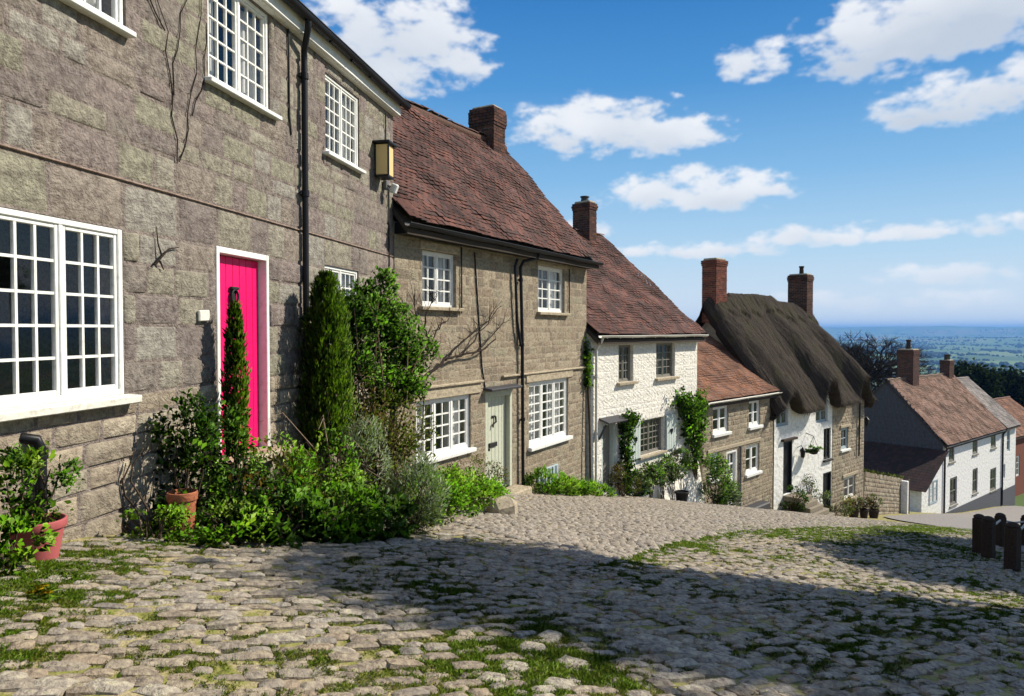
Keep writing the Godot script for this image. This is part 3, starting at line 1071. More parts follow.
func tiled_roof(par: Node3D, u0: float, u1: float, we: float, ve: float, wr: float, vr: float, back: float, pal: Array, tw: float, gauge: float, rng: RandomNumberGenerator, ridge_color: Color, sag := 0.05, each_ridge := true) -> void:
	# front slope from the eave (we, ve) to the ridge (wr, vr), laid with lapped tiles; back slope and boarding close it
	var b := MB.new()
	var k := 0.05 + sag * 1.6
	b.quad(L(u0, ve - k, we), L(u1, ve - k, we), L(u1, vr - k, wr), L(u0, vr - k, wr))
	b.quad(L(u1, ve - 0.02, back), L(u0, ve - 0.02, back), L(u0, vr - 0.01, wr), L(u1, vr - 0.01, wr))
	b.quad(L(u0, ve - k - 0.1, we), L(u0, vr - k - 0.1, wr), L(u1, vr - k - 0.1, wr), L(u1, ve - k - 0.1, we))
	for u in [u0, u1]:
		b.quad(L(u, ve - k, we), L(u, ve - k - 0.1, we), L(u, vr - k - 0.1, wr), L(u, vr - k, wr))
		b.quad(L(u, ve - 0.02, back), L(u, ve - 0.14, back), L(u, vr - 0.13, wr), L(u, vr - 0.01, wr))
	b.quad(L(u0, ve - k - 0.1, we), L(u1, ve - k - 0.1, we), L(u1, ve - k, we), L(u0, ve - k, we))
	var roof := part("roof", b.mesh(), M.under, par)
	var slope := Vector3(0, vr - ve, wr - we)
	var len := slope.length()
	var up := slope / len
	var nrm := Vector3(1, 0, 0).cross(up).normalized()
	if nrm.y < 0.0:
		nrm = -nrm
	var rows := int(len / gauge)
	var tiles: Array = []
	var shapes: Array = []
	for q in 4:
		tiles.append(Many.new())
		shapes.append(tile_mesh(rng))
	for r in rows:
		var s := (r - 0.15) * gauge
		var u := u0 - (tw * 0.5 if r % 2 else 0.0)
		while u < u1:
			var a := maxf(u, u0)
			var c := minf(u + tw, u1)
			u += tw
			if c - a < 0.04:
				continue
			var dip := sag * fbm.get_noise_2d((a + vb * 3.0) * 0.5, s * 0.6) + sag * 0.6 * sin((a - u0) / (u1 - u0) * PI) * -0.8
			var p := L((a + c) * 0.5, ve, we) + up * s + nrm * (0.012 + dip + rng.randfn() * 0.0025)
			var bs := Basis(Vector3(1, 0, 0), nrm, -up)
			bs = bs * Basis(Vector3(1, 0, 0), -0.08 + rng.randfn() * 0.012) * Basis(Vector3(0, 1, 0), rng.randfn() * 0.01)
			var tl := gauge * 1.65
			var t := Transform3D(bs.scaled_local(Vector3(c - a - 0.005, 0.014, tl)), p + up * tl)
			var col: Color = pal[rng.randi() % pal.size()]
			var f := 0.85 + 0.5 * patch.get_noise_2d((a + vb * 7.0) * 0.8, s * 0.8)
			tiles[rng.randi() % 4].put(t, col * clampf(f, 0.5, 1.3))
	for q in 4:
		many("tiles", tiles[q], shapes[q], M.tile_many, roof)
	var u := u0
	var rm := mat(ridge_color.linear_to_srgb(), 0.9, T.brick, 2.0, T.pit, 0.8)
	var joined := MB.new()
	while u < u1 - 0.02:
		var l := minf(rng.randf_range(0.32, 0.42), u1 - u)
		var rb := MB.new() if each_ridge else joined
		var pts := PackedVector3Array()
		var lift := rng.randfn() * 0.008 + sag * fbm.get_noise_2d((u + vb * 3.0) * 0.5, len * 0.6)
		for i in 2:
			for j in 7:
				var a := lerpf(-1.05, 1.05, j / 6.0)
				pts.push_back(L(u + l * i, vr - 0.05 + lift + cos(a) * 0.13, wr + sin(a) * 0.15))
		rb.grid(6, 1, pts)
		if each_ridge:
			part("ridge_tile", rb.mesh(), rm, roof)
		u += l + 0.008
	var bed := MB.new()
	bed.tube([L(u0 + 0.01, vr - 0.07, wr), L((u0 + u1) * 0.5, vr - 0.07 - sag * 0.3, wr), L(u1 - 0.01, vr - 0.07, wr)], [0.12, 0.12, 0.12], 8)
	part("ridge_mortar", bed.mesh(), rm, roof)
	if not each_ridge:
		var o := part("ridge_tiles", joined.mesh(), rm, roof)
		o.set_meta("kind", "stuff")

func chimney(par: Node3D, uf: float, us: float, wf: float, ws: float, v0: float, v1: float, pal: Array, rng: RandomNumberGenerator, band := 0.28, pots := [], mortar: Color = Color(0.3, 0.26, 0.21)) -> Node3D:
	# a brick stack: corner at (uf, wf), us wide along the front and ws deep; oversailing courses at the head
	var core := MB.new()
	core.box(L(uf + 0.012, v0, wf - ws + 0.012), L(uf + us - 0.012, v1 - 0.01, wf - 0.012))
	var st := part("chimney", core.mesh(), mat(mortar.linear_to_srgb(), 0.95, T.brick, 2.0), par)
	var b := MB.new()
	var ch := 0.077
	var v := v0
	var row := 0
	while v < v1 - 0.03:
		var out := 0.0
		if v > v1 - band:
			out = 0.035 if v > v1 - band + 0.08 else 0.02
			if v > v1 - 0.09:
				out = 0.015
		for f in 4:
			var ln := us if f % 2 == 0 else ws
			var u := -0.11 if row % 2 else 0.0
			while u < ln + 2.0 * out:
				var a := maxf(u, 0.0) - out
				var c := minf(u + 0.215, ln + 2.0 * out) - out
				u += 0.225
				if c - a < 0.03:
					continue
				b.col = pal[rng.randi() % pal.size()] * rng.randf_range(0.75, 1.2)
				var th := 0.05
				var j := rng.randfn() * 0.003
				if f == 0: b.box(L(uf + a, v, wf - th), L(uf + c, v + ch - 0.011, wf + out + j))
				elif f == 2: b.box(L(uf + a, v, wf - ws - out - j), L(uf + c, v + ch - 0.011, wf - ws + th))
				elif f == 1: b.box(L(uf - out - j, v, wf - ws + a + 0.003), L(uf + th, v + ch - 0.0115, wf - ws + c - 0.003))
				else: b.box(L(uf + us - th, v, wf - ws + a + 0.003), L(uf + us + out + j, v + ch - 0.0115, wf - ws + c - 0.003))
		v += ch
		row += 1
	var br := part("bricks", b.mesh(), M.brick_many, st)
	br.set_meta("kind", "stuff")
	var fl := MB.new()
	fl.boxt(Transform3D(Basis(), L(uf + us * 0.5, v1 + 0.02, wf - ws * 0.5)), Vector3(us - 0.06, 0.09, ws - 0.06), 0.03)
	part("flaunching", fl.mesh(), M.sill_stone, st)
	for p in pots: # [u share, w share, radius, height]
		var pb := MB.new()
		pb.lathe(L(uf + us * p[0], v1 + 0.04, wf - ws * p[1]), [Vector2(p[2], 0), Vector2(p[2] * 0.86, p[3] * 0.75), Vector2(p[2] * 0.86, p[3] * 0.8), Vector2(p[2] * 1.12, p[3] * 0.84), Vector2(p[2] * 1.12, p[3]), Vector2(p[2] * 0.8, p[3]), Vector2(p[2] * 0.75, p[3] * 0.5)], 12)
		part("chimney_pot", pb.mesh(), M.terracotta if p.size() < 5 else p[4], st)
	return st

func gutter(par: Node3D, u0: float, u1: float, v: float, w: float, r: float, m: Material, down := true) -> MeshInstance3D:
	var b := MB.new()
	var pts := PackedVector3Array()
	var n := maxi(2, int((u1 - u0) / 0.6))
	var run: Array = []
	for i in n + 1:
		run.append([lerpf(u0, u1, float(i) / n), 0.008 * sin(i * 1.7)])
	for q in run:
		for j in 9:
			var a := lerpf(PI, TAU, j / 8.0)
			pts.push_back(L(q[0], v + sin(a) * r + q[1], w + cos(a) * r))
	b.grid(8, n, pts)
	pts.clear()
	for q in run:
		for j in 9:
			var a := lerpf(PI, TAU, j / 8.0)
			pts.push_back(L(q[0], v + sin(a) * (r - 0.006) + q[1], w + cos(a) * (r - 0.006)))
	b.grid(8, n, pts)
	for s in [-1, 1]:
		b.tube([L(u0, v, w + s * r), L(u1, v, w + s * r)], [0.008, 0.008], 6)
	for i in n:
		var u := lerpf(u0, u1, (i + 0.5) / n)
		b.tube([L(u, v - r * 1.02, w), L(u + 0.03, v - r * 1.02, w)], [r * 0.3, r * 0.3], 6)
	return part("gutter", b.mesh(), m, par)

func pipe(par: Node3D, pts: Array, r: float, m: Material, called := "drainpipe", joints := []) -> MeshInstance3D:
	var b := MB.new()
	var rr: Array = []
	for p in pts:
		rr.append(r)
	b.tube(pts, rr, 10)
	for j in joints:
		b.tube([j, j + Vector3(0, 0.07, 0)], [r * 1.3, r * 1.3], 10)
		b.boxt(Transform3D(Basis(), j + Vector3(0, 0.03, -0.03)), Vector3(r * 4.0, 0.03, 0.03))
	return part(called, b.mesh(), m, par)

func boarded_door(par: Node3D, o: Array, wf: float, m: Material, boards: int) -> MeshInstance3D:
	var b := MB.new()
	b.box(L(o[0], o[2], wf - 0.05), L(o[1], o[3], wf - 0.022))
	var door := part("door", b.mesh(), m, par)
	for i in boards:
		var bb := MB.new()
		var a := lerpf(o[0], o[1], float(i) / boards)
		var c := lerpf(o[0], o[1], (i + 1.0) / boards)
		bb.boxt(Transform3D(Basis(), L((a + c) * 0.5, (o[2] + o[3]) * 0.5, wf - 0.012)), Vector3(c - a - 0.004, o[3] - o[2] - 0.01, 0.026), 0.006)
		part("board", bb.mesh(), m, door)
	return door

func door_frame(par: Node3D, o: Array, fw: float, w0: float, w1: float, m: Material, top := 0.0) -> MeshInstance3D:
	var b := MB.new()
	for q in [[o[0], o[0] + fw, o[2], o[3]], [o[1] - fw, o[1], o[2], o[3]], [o[0] + fw, o[1] - fw, o[3] - (top if top > 0.0 else fw), o[3]]]:
		b.boxt(Transform3D(Basis(), L((q[0] + q[1]) * 0.5, (q[2] + q[3]) * 0.5, (w0 + w1) * 0.5)), Vector3(q[1] - q[0], q[3] - q[2], w1 - w0), 0.006)
	return part("door_frame", b.mesh(), m, par)

# ------------------------------------------------------------------ the houses, nearest first
const TILES_RED := [Color(0.155, 0.075, 0.06), Color(0.13, 0.068, 0.056), Color(0.19, 0.09, 0.07), Color(0.11, 0.064, 0.056), Color(0.15, 0.085, 0.072), Color(0.095, 0.062, 0.056)]
const TILES_BROWN := [Color(0.25, 0.12, 0.07), Color(0.21, 0.105, 0.065), Color(0.29, 0.145, 0.085), Color(0.18, 0.1, 0.07), Color(0.24, 0.14, 0.1)]
const BRICKS := [Color(0.22, 0.075, 0.05), Color(0.18, 0.065, 0.045), Color(0.25, 0.10, 0.065), Color(0.14, 0.06, 0.05)]
const BRICKS_DARK := [Color(0.12, 0.06, 0.05), Color(0.1, 0.055, 0.045), Color(0.15, 0.075, 0.055), Color(0.08, 0.05, 0.045)]

func build_house_one() -> void:
	var rng := RandomNumberGenerator.new()
	rng.seed = 201
	var h := house("stone_house", "tall grey-brown stone house with the bright pink door, nearest the camera", -2.7, 7.0, 11.2, -3.0)
	var ve := 3.62
	var U0 := -7.2
	var U1 := 4.22
	var gw := [-2.74, -1.6, -0.5, 0.775]
	var wl := [-2.62, -1.53, 2.31, 3.36]
	var wa := [-0.5, 0.57, 2.31, 3.36]
	var wb := [1.87, 2.91, 2.23, 3.23]
	var wc := [1.82, 2.86, -0.25, 0.82]
	var dr := [-0.42, 0.5, -1.25, 0.79]
	var far := [-5.6, -4.5, -0.5, 0.775]
	var far2 := [-5.6, -4.5, 2.31, 3.36]
	var holes := [gw, wl, wa, wb, wc, dr, far, far2]
	var b := MB.new()
	wall_sheet(b, U0, U1, -3.0, ve + 0.2, 0.0, holes, 0.2)
	shell(b, U0, U1, -3.0, ve + 0.2, ve + 2.7, 6.0, -3.0)
	var wall := part("wall", b.mesh(), M.mortar1, h)
	var low := courses(U0, U1, -2.2, -0.5, Vector2(0.15, 0.24), Vector2(0.24, 0.52), holes, rng)
	var mid := courses(U0, U1, -0.5, 0.775, Vector2(0.2, 0.33), Vector2(0.28, 0.66), holes, rng)
	var lint := courses(U0, U1, 0.775, 1.15, Vector2(0.375, 0.38), Vector2(0.5, 0.75), holes, rng)
	var up := courses(U0, U1, 1.17, ve, Vector2(0.17, 0.32), Vector2(0.2, 0.58), holes, rng)
	lay_stones(wall, low, M.stone1b, 0.014, 0.018, rng, 75, 1)
	lay_stones(wall, mid + lint, M.stone1, 0.014, 0.018, rng, 95, 1)
	lay_stones(wall, up, M.stone1, 0.022, 0.012, rng, 125, 1)
	var lb := MB.new() # thin string course: the wall above stands back a little
	lb.boxt(Transform3D(Basis(), L((U0 + U1) * 0.5, 1.16, 0.008)), Vector3(U1 - U0, 0.014, 0.024), 0.004)
	part("string_course", lb.mesh(), mat(lin(0.36, 0.28, 0.25), 0.95, T.stone, 1.0, T.pit, 1.0), h)
	casement(h, gw, 2, 3, 5, 0.0, M.white, rng, true, 0.046, 0.02, false, [-2.85, -1.55, -0.5, 0.06, 0.12], M.white_old)
	casement(h, wl, 2, 3, 5, -0.02, M.white, rng, true, 0.042, 0.017, true, [-2.72, -1.52, 2.31, 0.045, 0.09], M.white)
	casement(h, wa, 2, 3, 5, -0.02, M.white, rng, true, 0.042, 0.017, true, [-0.58, 0.67, 2.31, 0.045, 0.09], M.white)
	casement(h, wb, 2, 3, 5, -0.02, M.white, rng, true, 0.042, 0.017, true, [1.79, 2.95, 2.23, 0.045, 0.09], M.white)
	casement(h, wc, 2, 3, 5, -0.02, M.white, rng, true, 0.042, 0.017, true, [1.74, 2.94, -0.25, 0.045, 0.09], M.white)
	casement(h, far, 2, 3, 5, 0.0, M.white, rng, false, 0.058, 0.024)
	casement(h, far2, 2, 3, 5, 0.0, M.white, rng, false, 0.05, 0.024)
	door_frame(h, dr, 0.05, -0.12, 0.012, M.white, 0.06)
	var door := boarded_door(h, [dr[0] + 0.052, dr[1] - 0.052, dr[2] + 0.01, dr[3] - 0.062], -0.085, M.pink, 7)
	var kn := MB.new() # black ring knocker on a lantern-shaped plate
	kn.boxt(Transform3D(Basis(), L(-0.03, 0.34, -0.075)), Vector3(0.1, 0.17, 0.02), 0.006)
	var ring: Array = []
	var rr: Array = []
	for i in 17:
		var a := TAU * i / 16.0
		ring.append(L(-0.03 + cos(a) * 0.055, 0.33 + sin(a) * 0.07, -0.052))
		rr.append(0.011)
	kn.tube(ring, rr, 6, false)
	kn.boxt(Transform3D(Basis(), L(-0.03, 0.415, -0.06)), Vector3(0.12, 0.03, 0.04), 0.008)
	part("knocker", kn.mesh(), M.iron, door)
	var la := MB.new()
	la.boxt(Transform3D(Basis(), L(0.02, -0.2, -0.075)), Vector3(0.05, 0.1, 0.02), 0.006)
	la.tube([L(-0.02, -0.2, -0.05), L(0.08, -0.2, -0.045)], [0.013, 0.01], 8)
	part("latch", la.mesh(), M.iron, door)
	var pl := MB.new()
	pl.boxt(Transform3D(Basis(Vector3(0, 0, 1), 0.04), L(-0.65, 0.13, 0.03)), Vector3(0.15, 0.1, 0.03), 0.008)
	part("plaque", pl.mesh(), M.white_old, h)
	var sb := MB.new()
	sb.boxt(Transform3D(Basis(), L(0.04, -1.29, 0.06)), Vector3(1.05, 0.09, 0.34), 0.015)
	part("doorstep", sb.mesh(), M.sill_stone, h)
	# eaves: white fascia, black gutter and downpipe
	var fb := MB.new()
	fb.boxt(Transform3D(Basis(), L((U0 + U1) * 0.5 - 0.03, 3.48, 0.1)), Vector3(U1 - U0 + 0.14, 0.2, 0.03), 0.004)
	fb.box(L(U0, 3.37, 0.0), L(U1 + 0.04, 3.385, 0.086))
	part("fascia", fb.mesh(), M.white, h)
	gutter(h, U0, 4.36, 3.56, 0.19, 0.068, M.black)
	var rb := MB.new()
	rb.quad(L(U0, 3.6, 0.18), L(4.3, 3.6, 0.18), L(4.3, 6.35, -3.0), L(U0, 6.35, -3.0))
	rb.quad(L(4.3, 3.6, -6.2), L(U0, 3.6, -6.2), L(U0, 6.35, -3.0), L(4.3, 6.35, -3.0))
	rb.quad(L(U0, 3.5, 0.17), L(U0, 6.25, -3.0), L(4.3, 6.25, -3.0), L(4.3, 3.5, 0.17))
	rb.quad(L(4.3, 3.5, 0.17), L(4.3, 6.25, -3.0), L(4.3, 6.35, -3.0), L(4.3, 3.6, 0.18))
	rb.quad(L(U0, 3.5, 0.175), L(4.3, 3.5, 0.175), L(4.3, 3.6, 0.18), L(U0, 3.6, 0.18))
	part("roof", rb.mesh(), mat(lin(0.09, 0.085, 0.085), 0.8, T.slate, 1.0), h)
	pipe(h, [L(1.08, 3.5, 0.19), L(1.08, 3.4, 0.18), L(1.2, 3.22, 0.07), L(1.21, 3.1, 0.065), L(1.21, -2.2, 0.065)], 0.036, M.black, "drainpipe", [L(1.21, 2.9, 0.065), L(1.21, 1.55, 0.065), L(1.21, 0.1, 0.065)])
	pipe(h, [L(0.93, 3.36, 0.02), L(0.94, 2.4, 0.02), L(0.98, 2.2, 0.018)], 0.012, M.iron, "cable")
	pipe(h, [L(3.95, 2.2, 0.03), L(3.97, 0.8, 0.025), L(4.0, -0.4, 0.025)], 0.012, M.iron, "cable")
	pipe(h, [L(3.83, 3.3, 0.03), L(3.84, 2.8, 0.03), L(3.86, 2.35, 0.05)], 0.01, M.iron, "cable")
	# waste pipe stub by the near window
	pipe(h, [L(-2.44, -2.2, 0.07), L(-2.44, -0.78, 0.07), L(-2.46, -0.72, 0.06), L(-2.52, -0.7, 0.0)], 0.035, M.black, "waste_pipe", [L(-2.44, -0.85, 0.07)])
	# lantern on the wall, unlit
	var ln := thing("wall_lantern", "cream and black box lantern high on the stone house's far corner", "lantern", h.transform * L(3.5, 2.5, 0.02), h.rotation.y)
	var lk := MB.new()
	lk.boxt(Transform3D(Basis(), Vector3(0.02, 0.25, 0.11)), Vector3(0.34, 0.035, 0.28), 0.006)
	lk.boxt(Transform3D(Basis(), Vector3(0.02, -0.24, 0.11)), Vector3(0.26, 0.03, 0.2), 0.006)
	lk.boxt(Transform3D(Basis(), Vector3(0.0, 0.02, 0.0)), Vector3(0.12, 0.3, 0.03), 0.004)
	for q in [[0.15, 0.2], [0.15, 0.02], [-0.1, 0.22]]:
		lk.boxt(Transform3D(Basis(), Vector3(q[0], 0, q[1])), Vector3(0.02, 0.48, 0.02))
	part("casing", lk.mesh(), M.black, ln)
	var lg := MB.new()
	lg.boxt(Transform3D(Basis(), Vector3(0.02, 0.0, 0.115)), Vector3(0.24, 0.44, 0.18), 0.004)
	part("shade", lg.mesh(), M.cream, ln)
	var cm := thing("security_sensor", "small grey and white sensor under the wall lantern", "sensor", h.transform * L(3.78, 2.2, 0.02), h.rotation.y)
	var cb := MB.new()
	cb.boxt(Transform3D(Basis(), Vector3(0, 0.0, 0.03)), Vector3(0.1, 0.14, 0.06), 0.01)
	cb.tube([Vector3(0, 0, 0.05), Vector3(0.02, -0.04, 0.12)], [0.02, 0.02], 8)
	part("bracket", cb.mesh(), M.grey_plastic, cm)
	var cs := MB.new()
	cs.boxt(Transform3D(Basis(Vector3(1, 0, 0), 0.4), Vector3(0.03, -0.05, 0.15)), Vector3(0.11, 0.15, 0.1), 0.02)
	part("head", cs.mesh(), M.pale_plastic, cm)
	# bare creeper stems over the upper wall
	var cr := thing("dead_creeper", "bare dark creeper stems clinging to the upper wall between two windows", "creeper", h.transform * L(-0.9, 1.1, 0.0), h.rotation.y)
	var st := MB.new()
	for s in [[[-0.05, 0.35], [-0.12, 0.9], [-0.2, 1.4], [-0.42, 2.0], [-0.6, 2.6]], [[-0.12, 0.9], [-0.05, 1.3], [0.05, 1.8], [-0.1, 2.5]], [[-0.05, 0.35], [0.12, 0.8], [0.2, 1.4], [0.32, 2.4]], [[0.12, 0.8], [0.3, 1.2], [0.36, 1.7]], [[-0.2, 1.4], [-0.5, 1.7], [-0.7, 2.3]]]:
		var p: Array = []
		var r: Array = []
		for i in s.size():
			for k in 3:
				if i == s.size() - 1 and k > 0:
					break
				var nx: Array = s[mini(i + 1, s.size() - 1)]
				p.append(Vector3(lerpf(s[i][0], nx[0], k / 3.0) + rng.randfn() * 0.022, lerpf(s[i][1], nx[1], k / 3.0), 0.02 + rng.randfn() * 0.004))
				r.append(0.0055 - 0.0008 * i)
		st.tube(p, r, 5)
	part("stems", st.mesh(), M.bark_dark, cr)
	var c2 := thing("vine_sprig", "dry forked vine sprig on the wall between near window and pink door", "creeper", h.transform * L(-1.22, 0.55, 0.0), h.rotation.y)
	var s2 := MB.new()
	s2.tube([Vector3(-0.06, -0.02, 0.025), Vector3(0.0, 0.06, 0.05), Vector3(0.1, 0.13, 0.04), Vector3(0.24, 0.16, 0.03)], [0.012, 0.01, 0.007, 0.004], 5)
	s2.tube([Vector3(0.0, 0.06, 0.05), Vector3(-0.02, 0.16, 0.03), Vector3(-0.03, 0.3, 0.025)], [0.009, 0.006, 0.003], 5)
	s2.tube([Vector3(0.0, 0.02, 0.03), Vector3(0.03, -0.05, 0.04)], [0.01, 0.005], 5)
	part("stems", s2.mesh(), M.bark_dark, c2)

func build_house_two() -> void:
	var rng := RandomNumberGenerator.new()
	rng.seed = 202
	var h := house("stone_cottage", "buff stone cottage with red tile roof and pale sage door", -1.86, 11.12, 29.9, -4.9)
	var ve := 1.72
	var ul := [0.72, 1.72, 0.4, 1.35]
	var ur := [4.88, 6.22, 0.4, 1.43]
	var ll := [0.54, 2.19, -2.19, -1.19]
	var lr := [4.46, 6.42, -2.52, -1.13]
	var dr := [2.7, 3.74, -3.2, -1.2]
	var holes := [ul, ur, ll, lr, dr]
	var U1 := 7.48
	var b := MB.new()
	wall_sheet(b, 0.0, U1, -4.9, ve, 0.0, holes, 0.22)
	shell(b, 0.0, U1, -4.9, ve, 4.75, 5.2, -2.47)
	var wall := part("wall", b.mesh(), M.mortar2, h)
	var rects := courses(0.0, U1, -4.4, ve - 0.02, Vector2(0.085, 0.19), Vector2(0.12, 0.42), holes, rng)
	lay_stones(wall, rects, M.stone2, 0.016, 0.007, rng, 290, 2)
	casement(h, ul, 2, 2, 4, -0.06, M.white, rng, true, 0.05, 0.024, true, [0.6, 1.84, 0.4, 0.06, 0.1], M.sill_stone)
	casement(h, ur, 2, 2, 4, -0.06, M.white, rng, true, 0.055, 0.026, true, [4.8, 6.36, 0.4, 0.06, 0.1], M.sill_stone)
	casement(h, ll, 3, 2, 4, -0.04, M.white, rng, true, 0.055, 0.026, true, [0.5, 2.26, -2.19, 0.07, 0.09], M.white)
	casement(h, lr, 3, 2, 6, -0.04, M.white, rng, true, 0.065, 0.028, true, [4.4, 6.5, -2.52, 0.08, 0.1], M.white)
	# stone lintels and dripstones
	for q in [[0.42, 2.5, -1.19, 0.2], [4.3, 6.62, -1.13, 0.18], [0.64, 1.8, 1.35, 0.15], [4.8, 6.3, 1.43, 0.15]]:
		var lb := MB.new()
		lb.boxt(Transform3D(Basis(), L((q[0] + q[1]) * 0.5, q[2] + q[3] * 0.5, 0.0)), Vector3(q[1] - q[0], q[3], 0.07), 0.012)
		part("lintel", lb.mesh(), M.sill_stone, h)
	var dp := MB.new()
	dp.boxt(Transform3D(Basis(), L(1.5, -0.97, 0.03)), Vector3(2.1, 0.05, 0.1), 0.012)
	dp.boxt(Transform3D(Basis(), L(5.3, -0.93, 0.03)), Vector3(4.0, 0.045, 0.07), 0.012)
	part("dripstone", dp.mesh(), M.sill_stone, h)
	door_frame(h, dr, 0.1, -0.16, 0.0, M.sage, 0.12)
	var hd := MB.new()
	hd.boxt(Transform3D(Basis(Vector3(1, 0, 0), 0.15), L(3.22, -1.14, 0.08)), Vector3(1.2, 0.05, 0.24), 0.01)
	part("door_hood", hd.mesh(), M.lead, h)
	var door := boarded_door(h, [2.82, 3.62, -3.19, -1.33], -0.1, M.sage, 6)
	var kn := MB.new()
	kn.boxt(Transform3D(Basis(), L(3.14, -1.72, -0.085)), Vector3(0.13, 0.04, 0.03), 0.008)
	kn.tube([L(3.2, -1.72, -0.07), L(3.2, -1.83, -0.06), L(3.1, -1.86, -0.06), L(3.08, -1.93, -0.06)], [0.018, 0.018, 0.018, 0.018], 6)
	part("knocker", kn.mesh(), M.iron, door)
	var lt := MB.new()
	lt.boxt(Transform3D(Basis(), L(3.12, -2.28, -0.085)), Vector3(0.3, 0.09, 0.03), 0.008)
	part("letterbox", lt.mesh(), M.iron, door)
	var kb := MB.new()
	kb.tube([L(2.9, -2.35, -0.09), L(2.9, -2.35, -0.03)], [0.02, 0.03], 8)
	part("door_knob", kb.mesh(), M.iron, door)
	var sp := MB.new()
	sp.boxt(Transform3D(Basis(), L(3.22, -3.3, 0.16)), Vector3(1.3, 0.2, 0.5), 0.03)
	part("doorstep", sp.mesh(), M.sill_stone, h)
	var cl := MB.new()
	cl.boxt(Transform3D(Basis(), L(5.3, -3.3, 0.03)), Vector3(1.0, 0.42, 0.05), 0.01)
	for i in 5:
		cl.boxt(Transform3D(Basis(), L(4.95 + i * 0.18, -3.28, 0.062)), Vector3(0.05, 0.36, 0.03), 0.006)
	part("cellar_grille", cl.mesh(), M.bluegrey, h)
	tiled_roof(h, -0.05, U1 + 0.1, 0.3, 1.76, -2.47, 4.92, -5.3, TILES_RED, 0.165, 0.1, rng, Color(0.16, 0.1, 0.08), 0.07)
	chimney(h, 6.5, 0.56, -2.12, 0.72, 3.9, 5.66, BRICKS_DARK, rng, 0.5)
	gutter(h, -0.1, U1 + 0.15, 1.66, 0.34, 0.062, M.black)
	var fb := MB.new()
	fb.box(L(0.0, 1.52, 0.0), L(U1, 1.7, 0.24))
	part("eaves_board", fb.mesh(), M.black, h)
	pipe(h, [L(4.3, 1.6, 0.34), L(4.28, 1.5, 0.3), L(4.0, 1.42, 0.12), L(3.95, 1.3, 0.08), L(4.02, -0.2, 0.08), L(4.06, -3.6, 0.08)], 0.035, M.black, "drainpipe", [L(3.96, 1.0, 0.08), L(4.02, -0.35, 0.08), L(4.05, -1.9, 0.08)])
	pipe(h, [L(3.78, 1.45, 0.1), L(3.72, 1.3, 0.08), L(3.82, 0.2, 0.07), L(3.95, -0.3, 0.08)], 0.03, M.black, "waste_pipe")
	pipe(h, [L(2.3, 1.45, 0.02), L(2.36, 0.9, 0.02), L(2.55, -0.7, 0.02), L(2.66, -1.1, 0.02)], 0.013, M.iron, "cable")
	pipe(h, [L(1.85, 1.5, 0.03), L(1.85, 0.3, 0.03)], 0.013, M.iron, "cable")
	pipe(h, [L(6.42, 1.45, 0.03), L(6.42, 0.4, 0.03)], 0.013, M.iron, "cable")
	# the bare fruit tree trained over this front
	var tr := thing("wall_trained_tree", "bare gnarled climber spread over the buff cottage front above the lower window", "climber", h.transform * L(-0.1, -3.0, 0.25), h.rotation.y)
	var st := MB.new()
	var o := L(-0.1, -3.0, 0.25)
	for q in [[[[-0.1, -3.0], [-0.28, -2.2], [-0.17, -1.25], [0.3, -0.86]], 0.05, 0.035], [[[0.3, -0.86], [0.45, -0.55], [0.71, -0.38], [0.75, -0.15], [0.6, 0.05], [0.68, 0.3]], 0.032, 0.012], [[[0.3, -0.86], [0.75, -0.72], [1.22, -0.52], [1.7, -0.45], [2.3, -0.38], [2.92, -0.2]], 0.034, 0.012],
		[[[1.22, -0.52], [1.6, -0.3], [2.1, 0.0], [2.7, 0.2], [3.1, 0.5]], 0.02, 0.006], [[[1.7, -0.45], [2.1, -0.2], [2.6, 0.1], [2.8, 0.4]], 0.016, 0.005], [[[2.3, -0.38], [2.8, -0.1], [3.2, 0.15], [3.5, 0.2]], 0.014, 0.004], [[[0.71, -0.38], [0.9, -0.1], [1.1, 0.1], [1.5, 0.28]], 0.014, 0.005], [[[0.6, 0.05], [0.4, 0.25], [0.35, 0.6]], 0.01, 0.004], [[[0.68, 0.3], [0.9, 0.5], [0.65, 0.8]], 0.009, 0.003]]:
		var p: Array = []
		var r: Array = []
		var n: int = q[0].size()
		for i in n:
			for k in (3 if i < n - 1 else 1):
				var nx: Array = q[0][mini(i + 1, n - 1)]
				var f := (i + k / 3.0) / (n - 1.0)
				p.append(L(lerpf(q[0][i][0], nx[0], k / 3.0) + rng.randfn() * 0.015, lerpf(q[0][i][1], nx[1], k / 3.0) + rng.randfn() * 0.015, 0.11 + rng.randfn() * 0.015) - o)
				r.append(lerpf(q[1], q[2], f))
		st.tube(p, r, 6)
		if q[2] < 0.013:
			for k in 9:
				var at: Vector3 = p[rng.randi_range(p.size() / 3, p.size() - 1)]
				var d := Vector3(rng.randfn() * 0.5, rng.randf_range(0.1, 1.0), rng.randf_range(-0.1, 0.25)).normalized()
				st.tube([at, at + d * 0.14 + Vector3(rng.randfn() * 0.02, 0, 0), at + d * rng.randf_range(0.24, 0.42)], [0.005, 0.004, 0.0015], 4, false)
	part("branches", st.mesh(), M.bark_dark, tr)

